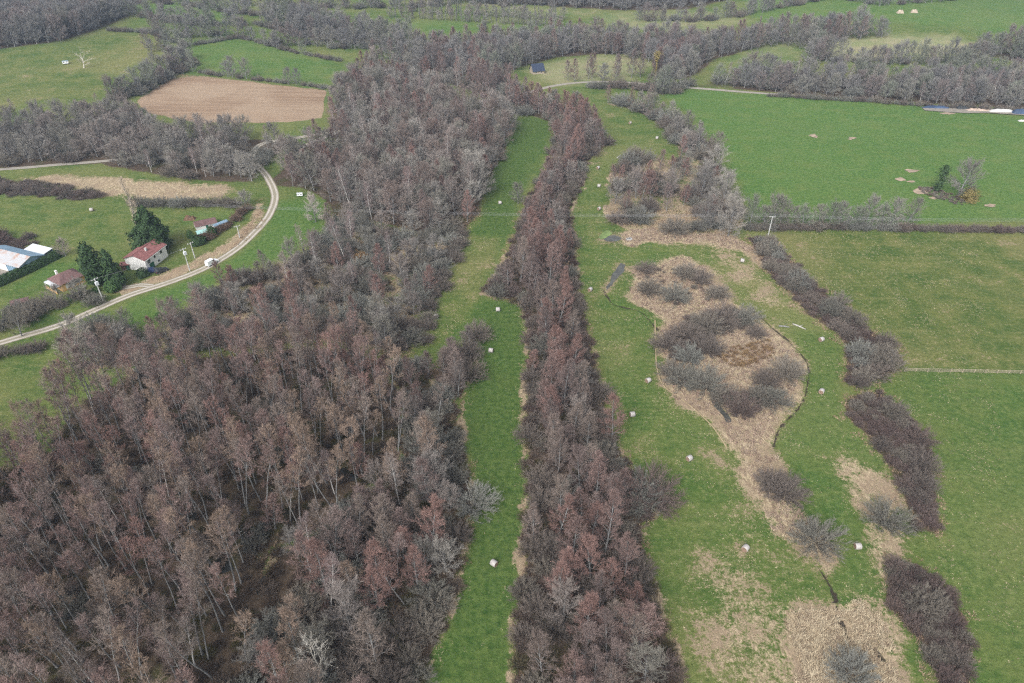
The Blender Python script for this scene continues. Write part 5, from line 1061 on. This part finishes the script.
# ------------------------------------------------------------------ vehicles
def vehicle(name, label, cat, x, y, rz, paint, L=4.2, Wd=1.75, Hh=1.5, van=False):
    t = thing(name, label, cat, (x, y, hz(x, y) + 0.06), rz)
    b = MB()
    prof = [(-L / 2, 0.32), (L / 2, 0.32), (L / 2, 0.72), (L / 2 - 0.15, 0.92), (L * 0.24, 1.02), (L * 0.08, Hh), (-L / 2 + 0.25, Hh), (-L / 2, 1.05)] if van else \
           [(-L / 2, 0.30), (L / 2, 0.30), (L / 2, 0.68), (L / 2 - 0.1, 0.80), (L * 0.22, 0.95), (L * 0.06, Hh), (-L * 0.30, Hh), (-L / 2 + 0.1, 0.95), (-L / 2, 0.85)]
    n = len(prof); k = 0
    for s in (-1, 1):
        for (a, z) in prof: b.v.append((a, s * Wd / 2 * (1.0 if z < 1.0 else 0.88), z))
    b.f += [tuple(range(n)), tuple(range(2 * n - 1, n - 1, -1))]
    for i in range(n): j = (i + 1) % n; b.f.append((i, n + i, n + j, j))
    part('body', b, M[paint], t)
    z0, z1 = 1.03, Hh - 0.1
    g = MB(); g.poly([(L * 0.235 + 0.02, -Wd * 0.42, z0), (L * 0.235 + 0.02, Wd * 0.42, z0), (L * 0.09 + 0.03, Wd * 0.40, z1), (L * 0.09 + 0.03, -Wd * 0.40, z1)]); part('windscreen', g, M['glass_dark'], t)
    for s in (-1, 1):
        g = MB(); e = (L * -0.05 if van else -L * 0.26); g.poly([(L * 0.17, s * Wd * 0.452, z0), (e, s * Wd * 0.452, z0), (e, s * Wd * 0.444, z1), (L * 0.085, s * Wd * 0.444, z1)]); part('side_window', g, M['glass_dark'], t)
        q = MB(); q.box((L / 2 + 0.01, s * Wd * 0.36, 0.68), (0.04, 0.32, 0.16)); part('headlight', q, M['lamp_clear'], t)
        q = MB(); q.box((-L / 2 - 0.01, s * Wd * 0.40, 0.85), (0.04, 0.16, 0.26)); part('tail_light', q, M['lamp_red'], t)
        for fx in (L * 0.31, -L * 0.30):
            w = MB(); w.tube([(fx, s * (Wd / 2 - 0.18), 0.31), (fx, s * (Wd / 2 + 0.02), 0.31)], [0.31, 0.31], 14, True); wh = part('wheel', w, M['tyre'], t)
            h_ = MB(); h_.tube([(fx, s * (Wd / 2 + 0.02), 0.31), (fx, s * (Wd / 2 + 0.04), 0.31)], [0.18, 0.16], 10, True); part('hub', h_, M['hub'], wh)
    g = MB(); g.poly([(-L / 2 + 0.06 if van else -L * 0.42, -Wd * 0.36, z0 + 0.08), (-L / 2 + 0.06 if van else -L * 0.42, Wd * 0.36, z0 + 0.08), (-L / 2 + 0.2 if van else -L * 0.31, Wd * 0.34, z1), (-L / 2 + 0.2 if van else -L * 0.31, -Wd * 0.34, z1)]); part('rear_window', g, M['glass_dark'], t)
    return t
rl = smooth_line(P(ROAD), 1.0); vx, vy = at(211, 264); i = int(np.argmin(np.hypot(rl[:, 0] - vx, rl[:, 1] - vy))); dv = rl[min(i + 2, len(rl) - 1)] - rl[i - 2]
vehicle('white_van', 'white van driving on the pale road', 'van', rl[i][0], rl[i][1], math.atan2(dv[1], dv[0]), 'paint_white', 4.5, 1.85, 1.95, True)
x, y = at(153.5, 272); vehicle('parked_car', 'navy car parked nearest the white house', 'car', x, y, 0.3, 'paint_navy')
x, y = at(162, 272); vehicle('parked_car', 'dark car parked between the navy car and the road', 'car', x, y, 0.9, 'paint_dark')
l2 = smooth_line(P(LANE2), 1.0); vx, vy = at(373, 123.5); i = int(np.argmin(np.hypot(l2[:, 0] - vx, l2[:, 1] - vy))); dv = l2[i + 2] - l2[i - 2]
vehicle('white_van', 'white van on the lane inside the grey wood', 'van', l2[i][0], l2[i][1], math.atan2(dv[1], dv[0]), 'paint_white', 5.4, 2.0, 2.4, True)
def caravan(label, px, py, rz, roofm, sc=0.72):
    x, y = at(px, py); t = thing('caravan', label, 'caravan', (x, y, hz(x, y)), rz); t.scale = (sc,) * 3
    b = MB(); b.prism([(-2.4, 0.5), (2.2, 0.5), (2.6, 1.4), (2.2, 2.5), (-2.1, 2.5), (-2.5, 1.5)], 'x', 0, 0.001) if False else b.box((0, 0, 1.5), (4.6, 2.1, 1.9)); part('body', b, M['paint_white'], t)
    r = MB(); r.box((0, 0, 2.53), (4.8, 2.2, 0.12)); part('roof', r, M[roofm], t)
    for s in (-1, 1): w = MB(); w.tube([(0, s * 0.95, 0.34), (0, s * 1.1, 0.34)], [0.34, 0.34], 12, True); part('wheel', w, M['tyre'], t)
    for xx in (-1.2, 1.0): g = MB(); g.box((xx, -1.07, 1.75), (1.1, 0.05, 0.6)); part('window', g, M['glass_dark'], t)
    d = MB(); d.tube([(2.3, 0, 0.55), (3.3, 0, 0.5)], [0.05, 0.04], 5, True); part('drawbar', d, M['wire_metal'], t)
caravan('small white caravan with a bluish roof in the top left pasture', 66, 64, 0.5, 'metal_blue')
caravan('small white trailer at the top of the bright verge', 300, 196, 0.2, 'metal_white', 0.5)

# ------------------------------------------------------------------ poles, wires
def pole(label, px, py, h, rz=0.0, box=False):
    x, y = at(px, py); z = hz(x, y); t = thing('utility_pole', label, 'pole', (x, y, z), rz)
    m = MB(); m.tube([(0, 0, -0.4), (0, 0, h)], [0.20, 0.13], 8, True); part('post', m, M['pole_concrete'], t)
    m = MB(); m.box((0, 0.18, h - 0.4), (2.2, 0.14, 0.14)); a = part('crossarm', m, M['pole_concrete'], t)
    for s in (-0.95, 0, 0.95): q = MB(); q.tube([(s, 0.18, h - 0.33), (s, 0.18, h - 0.05)], [0.07, 0.05], 6, True); part('insulator', q, M['frame_white'], a)
    if box: q = MB(); q.box((0, -0.42, h - 1.6), (0.9, 0.7, 1.1)); part('transformer', q, M['metal_white'], t)
    return x, y, z + h
p1 = pole('grey utility pole with transformer beside the lower end of the road', 104, 302, 8.5, 0.9, True)
p2 = pole('grey utility pole with transformer in front of the white house', 190, 271, 8.5, 0.9, True)
p3 = pole('slim utility pole between the house and the brown bank', 195, 258, 6.0, 0.9)
p4 = pole('small utility pole beside the road curve', 240, 238, 5.0, 0.6)
p5 = pole('utility pole at the corner of the two right fields', 768, 236, 8.0, 0.02)
def wire(label, a, b, sag, off):
    pts = []
    for k in range(25):
        t = k / 24; pts.append((a[0] + (b[0] - a[0]) * t, a[1] + (b[1] - a[1]) * t + off, a[2] + (b[2] - a[2]) * t - sag * 4 * t * (1 - t) - 0.05))
    m = MB(); m.tube(pts, [0.02] * 25, 4); tag(part('overhead_wire', m, M['wire_metal'], None), label, 'wire', 'overhead wires crossing the valley')
xl, yl = at(196, 206, 8.0); xr, yr = at(1110, 220, 8.0)
for off, nm_ in ((0, 'nearest'), (0.95, 'middle'), (1.9, 'farthest')):
    wire(f'{nm_} of three thin wires spanning the woods left of the corner pole', p5, (xl, yl, 8.0), 1.6, off); wire(f'{nm_} of three thin wires running right from the corner pole', p5, (xr, yr, 8.0), 1.2, off)
wire('thin wire from the white house pole down along the road', p1, p2, 0.6, 0)

# ------------------------------------------------------------------ bales, fence, field things
def make_bale():
    m = MB(); n = 22; r = 0.66
    m.tube([(-0.60, 0, r), (-0.56, 0, r), (0.56, 0, r), (0.60, 0, r)], [r - 0.05, r, r, r - 0.05], n); e = MB(); k = len(e.v)
    for s in (-1,):
        e.v.append((-0.60, 0, r))
    for ring, dx in ((0.30, 0.015), (r - 0.05, 0.0)):
        for j in range(n): a = 2 * math.pi * j / n; e.v.append((-0.60 + dx, math.cos(a) * ring, r + math.sin(a) * ring))
    for j in range(n): jj = (j + 1) % n; e.f.append((0, 1 + jj, 1 + j)); e.f.append((1 + j, 1 + jj, 1 + n + jj, 1 + n + j))
    return m.mesh('net_wrap', M['net_wrap'], True), e.mesh('end_face', M['hay_end'])
WRAP, END = make_bale()
BALES = [(494, 565, 'hay bale alone in the nearest part of the grass lane', 0.05), (491, 352, 'hay bale in the middle of the grass lane level with the pointed thicket', 0.1), (498, 311, 'hay bale at the upper end of the straight grass lane', 0.3), (436, 318, 'hay bale on the dry patch left of the pointed thicket', 0.6),
         (632, 416, 'hay bale nearest the tree belt in the central meadow', 0.1), (648, 382, 'hay bale beside the pale path around the island', 0.5), (689, 460, 'hay bale on the flecked grass below the path', 0.35), (745, 550, 'hay bale near the straw tongue at lower centre right', 0.4),
         (857, 548, 'hay bale on the green strip below the round olive shrub', 0.2), (821, 393, 'hay bale on the green strip beside the island corner', 0.2), (821, 341, 'hay bale below the shrub line near the logs', 0.25), (590, 291, 'hay bale beside the tree belt left of the long pool', 0.2),
         (598, 169, 'upper hay bale on the narrow meadow beside the willow clump', 0.5), (599, 187, 'middle hay bale on the narrow meadow beside the willow clump', 0.3), (599, 210, 'lower hay bale on the narrow meadow above the pond', 0.3), (500, 204, 'hay bale beside the small grey tree on the upper grass lane', 0.2), (657, 139, 'hay bale on the far curved meadow', 0.1),
         (630, 124, 'dull hay bale on the dry end of the far curved meadow', 0.4), (742, 262, 'hay bale on the pale grass right of the upper straw', 0.2), (92, 211, 'old brown hay bale in the paddock', 0.3)]
for (px, py, lab, rz) in BALES:
    x, y = at(px, py); t = thing('hay_bale', 'round ' + lab, 'hay bale', (x, y, hz(x, y) - 0.04), rz + random.uniform(-0.7, 0.7), 'round bales on the meadows')
    link('net_wrap', WRAP, t); link('end_face', END, t); o = link('end_face', END, t); o.rotation_euler = (0, 0, math.pi)
def fence(label, px, post_gap, h, rails, m):
    l = resample(P(px), post_gap); t = thing('field_fence', label, 'fence', (*l[0], hz(*l[0])), 0.0)
    pm = MB(); pm.tube([(0, 0, -0.3), (0, 0, h + 0.12)], [0.08, 0.07], 6, True); pme = pm.mesh('post', M['wood_pale'])
    for q in l: o = link('post', pme, t, (q[0] - l[0][0], q[1] - l[0][1], hz(*q) - hz(*l[0])))
    for k in range(rails):
        r = MB(); r.tube([(q[0] - l[0][0], q[1] - l[0][1] - 0.10, hz(*q) - hz(*l[0]) + h * (k + 1) / rails) for q in l], [0.05] * len(l), 4); part('rail', r, M[m], t)
fence('pale post and rail fence between the two right fields', [(904, 371.5), (960, 372.5), (1024, 374), (1090, 375)], 3.0, 1.15, 3, 'wood_pale')
x, y = at(629, 240); t = thing('water_trough', 'pale concrete trough where the track crosses the stream', 'trough', (x, y, hz(x, y)), 0.3)
q = MB()
for c, dd in (((0, -0.4, 0.35), (2.0, 0.1, 0.7)), ((0, 0.4, 0.35), (2.0, 0.1, 0.7)), ((-0.95, 0, 0.35), (0.1, 0.69, 0.7)), ((0.95, 0, 0.35), (0.1, 0.69, 0.7)), ((0, 0, 0.06), (1.79, 0.69, 0.1))): q.box(c, dd)
part('basin', q, M['pole_concrete'], t); q = MB(); q.poly([(-0.88, -0.34, 0.55), (0.88, -0.34, 0.55), (0.88, 0.34, 0.55), (-0.88, 0.34, 0.55)]); part('water', q, M['water_dark'], t)
for (px, py, L, rz, lab) in ((784, 327, 3.0, -0.2, 'grey fallen log left of the pale log near the shrub line'), (799, 327, 4.0, -0.75, 'pale yellow log lying beside the shrub line'), (619, 157, 3.5, 0.9, 'white fallen trunk beside the upper willow')):
    x, y = at(px, py); m = MB(); m.tube([(-L / 2, 0, 0.24), (-L * 0.1, 0.08, 0.26), (L / 2, 0, 0.2)], [0.26, 0.24, 0.16], 8, True); m.tube([(0, 0, 0.3), (0.5, 0.4, 0.7), (0.8, 0.8, 0.9)], [0.10, 0.07, 0.03], 5, True)
    tag(link('fallen_log', m.mesh('fallen_log', M['bark_pale' if 'grey' not in lab else 'bark_grey'], True), None, (x, y, hz(x, y) - 0.05), rz), lab, 'log')
def heap(name, label, cat, px, py, L, D, h, rz, m, rough_=0.25):
    x, y = at(px, py); mb = MB(); nx, ny = 22, 10
    for i in range(nx + 1):
        for j in range(ny + 1):
            a, b_ = i / nx * 2 - 1, j / ny * 2 - 1; z = h * max(0, 1 - abs(a) ** 4) * max(0, 1 - b_ ** 2) * (1 + rough_ * 2 * noise.noise(Vector((a * L * 0.5, b_ * D * 0.5, len(label)))))
            mb.v.append((a * L / 2, b_ * D / 2, z - 0.05))
    for i in range(nx):
        for j in range(ny): k = i * (ny + 1) + j; mb.f.append((k, k + ny + 1, k + ny + 2, k + 1))
    return tag(link(name, mb.mesh(name, M[m], rough_ < 0.1), None, (x, y, hz(x, y)), rz), label, cat)
heap('sheeted_clamp', 'long low heap under dark blue sheeting at the field top', 'heap', 936, 108, 15, 3.5, 1.3, -0.05, 'sheet_blue', 0.12)
heap('sheeted_clamp', 'short dark sheeted heap right of the blue one', 'heap', 962, 108.5, 7, 3.5, 1.8, -0.05, 'paint_dark', 0.12)
heap('rubble_heap', 'pinkish rubble heap between the sheeted heaps', 'heap', 978, 110.5, 14, 4, 0.9, -0.08, 'rubble', 0.4)
heap('sheeted_clamp', 'long white sheeted stack at the right end of the field top', 'heap', 1001, 112, 14, 3.2, 1.7, -0.06, 'sheet_white', 0.06)
heap('sheeted_clamp', 'navy sheeted stack at the right image edge', 'heap', 1019, 113.5, 8, 4, 2.4, -0.06, 'sheet_blue', 0.1)
heap('rubble_heap', 'small pale heap on the field below the navy stack', 'heap', 1022, 121, 4, 2, 0.7, 0, 'sheet_white', 0.2)
heap('straw_stack', 'left of two cream straw stacks on the far hill field', 'stack', 900, 13, 5, 3.5, 2.2, 0, 'wood_pale', 0.1); heap('straw_stack', 'right of two cream straw stacks on the far hill field', 'stack', 914, 12.5, 5, 3.5, 2.2, 0, 'wood_pale', 0.1)
heap('brush_heap', 'brown cut brushwood heap on the garden lawn', 'heap', 190, 219, 4.5, 3, 1.2, 0, 'wood_brown', 0.5)

# ------------------------------------------------------------------ haze
def haze():
    b = MB(); b.box((0, 1500, 57.0), (6400, 5400, 122.0)); m = bpy.data.materials.new('haze'); m.use_nodes = True; n = m.node_tree.nodes; n.clear()
    v = n.new('ShaderNodeVolumePrincipled'); v.inputs['Color'].default_value = (0.60, 0.77, 1.0, 1); v.inputs['Density'].default_value = 0.00017; v.inputs['Anisotropy'].default_value = 0.1
    o = n.new('ShaderNodeOutputMaterial'); m.node_tree.links.new(v.outputs[0], o.inputs['Volume'])
    tag(part('haze', b, m, None), kind='stuff')
haze()
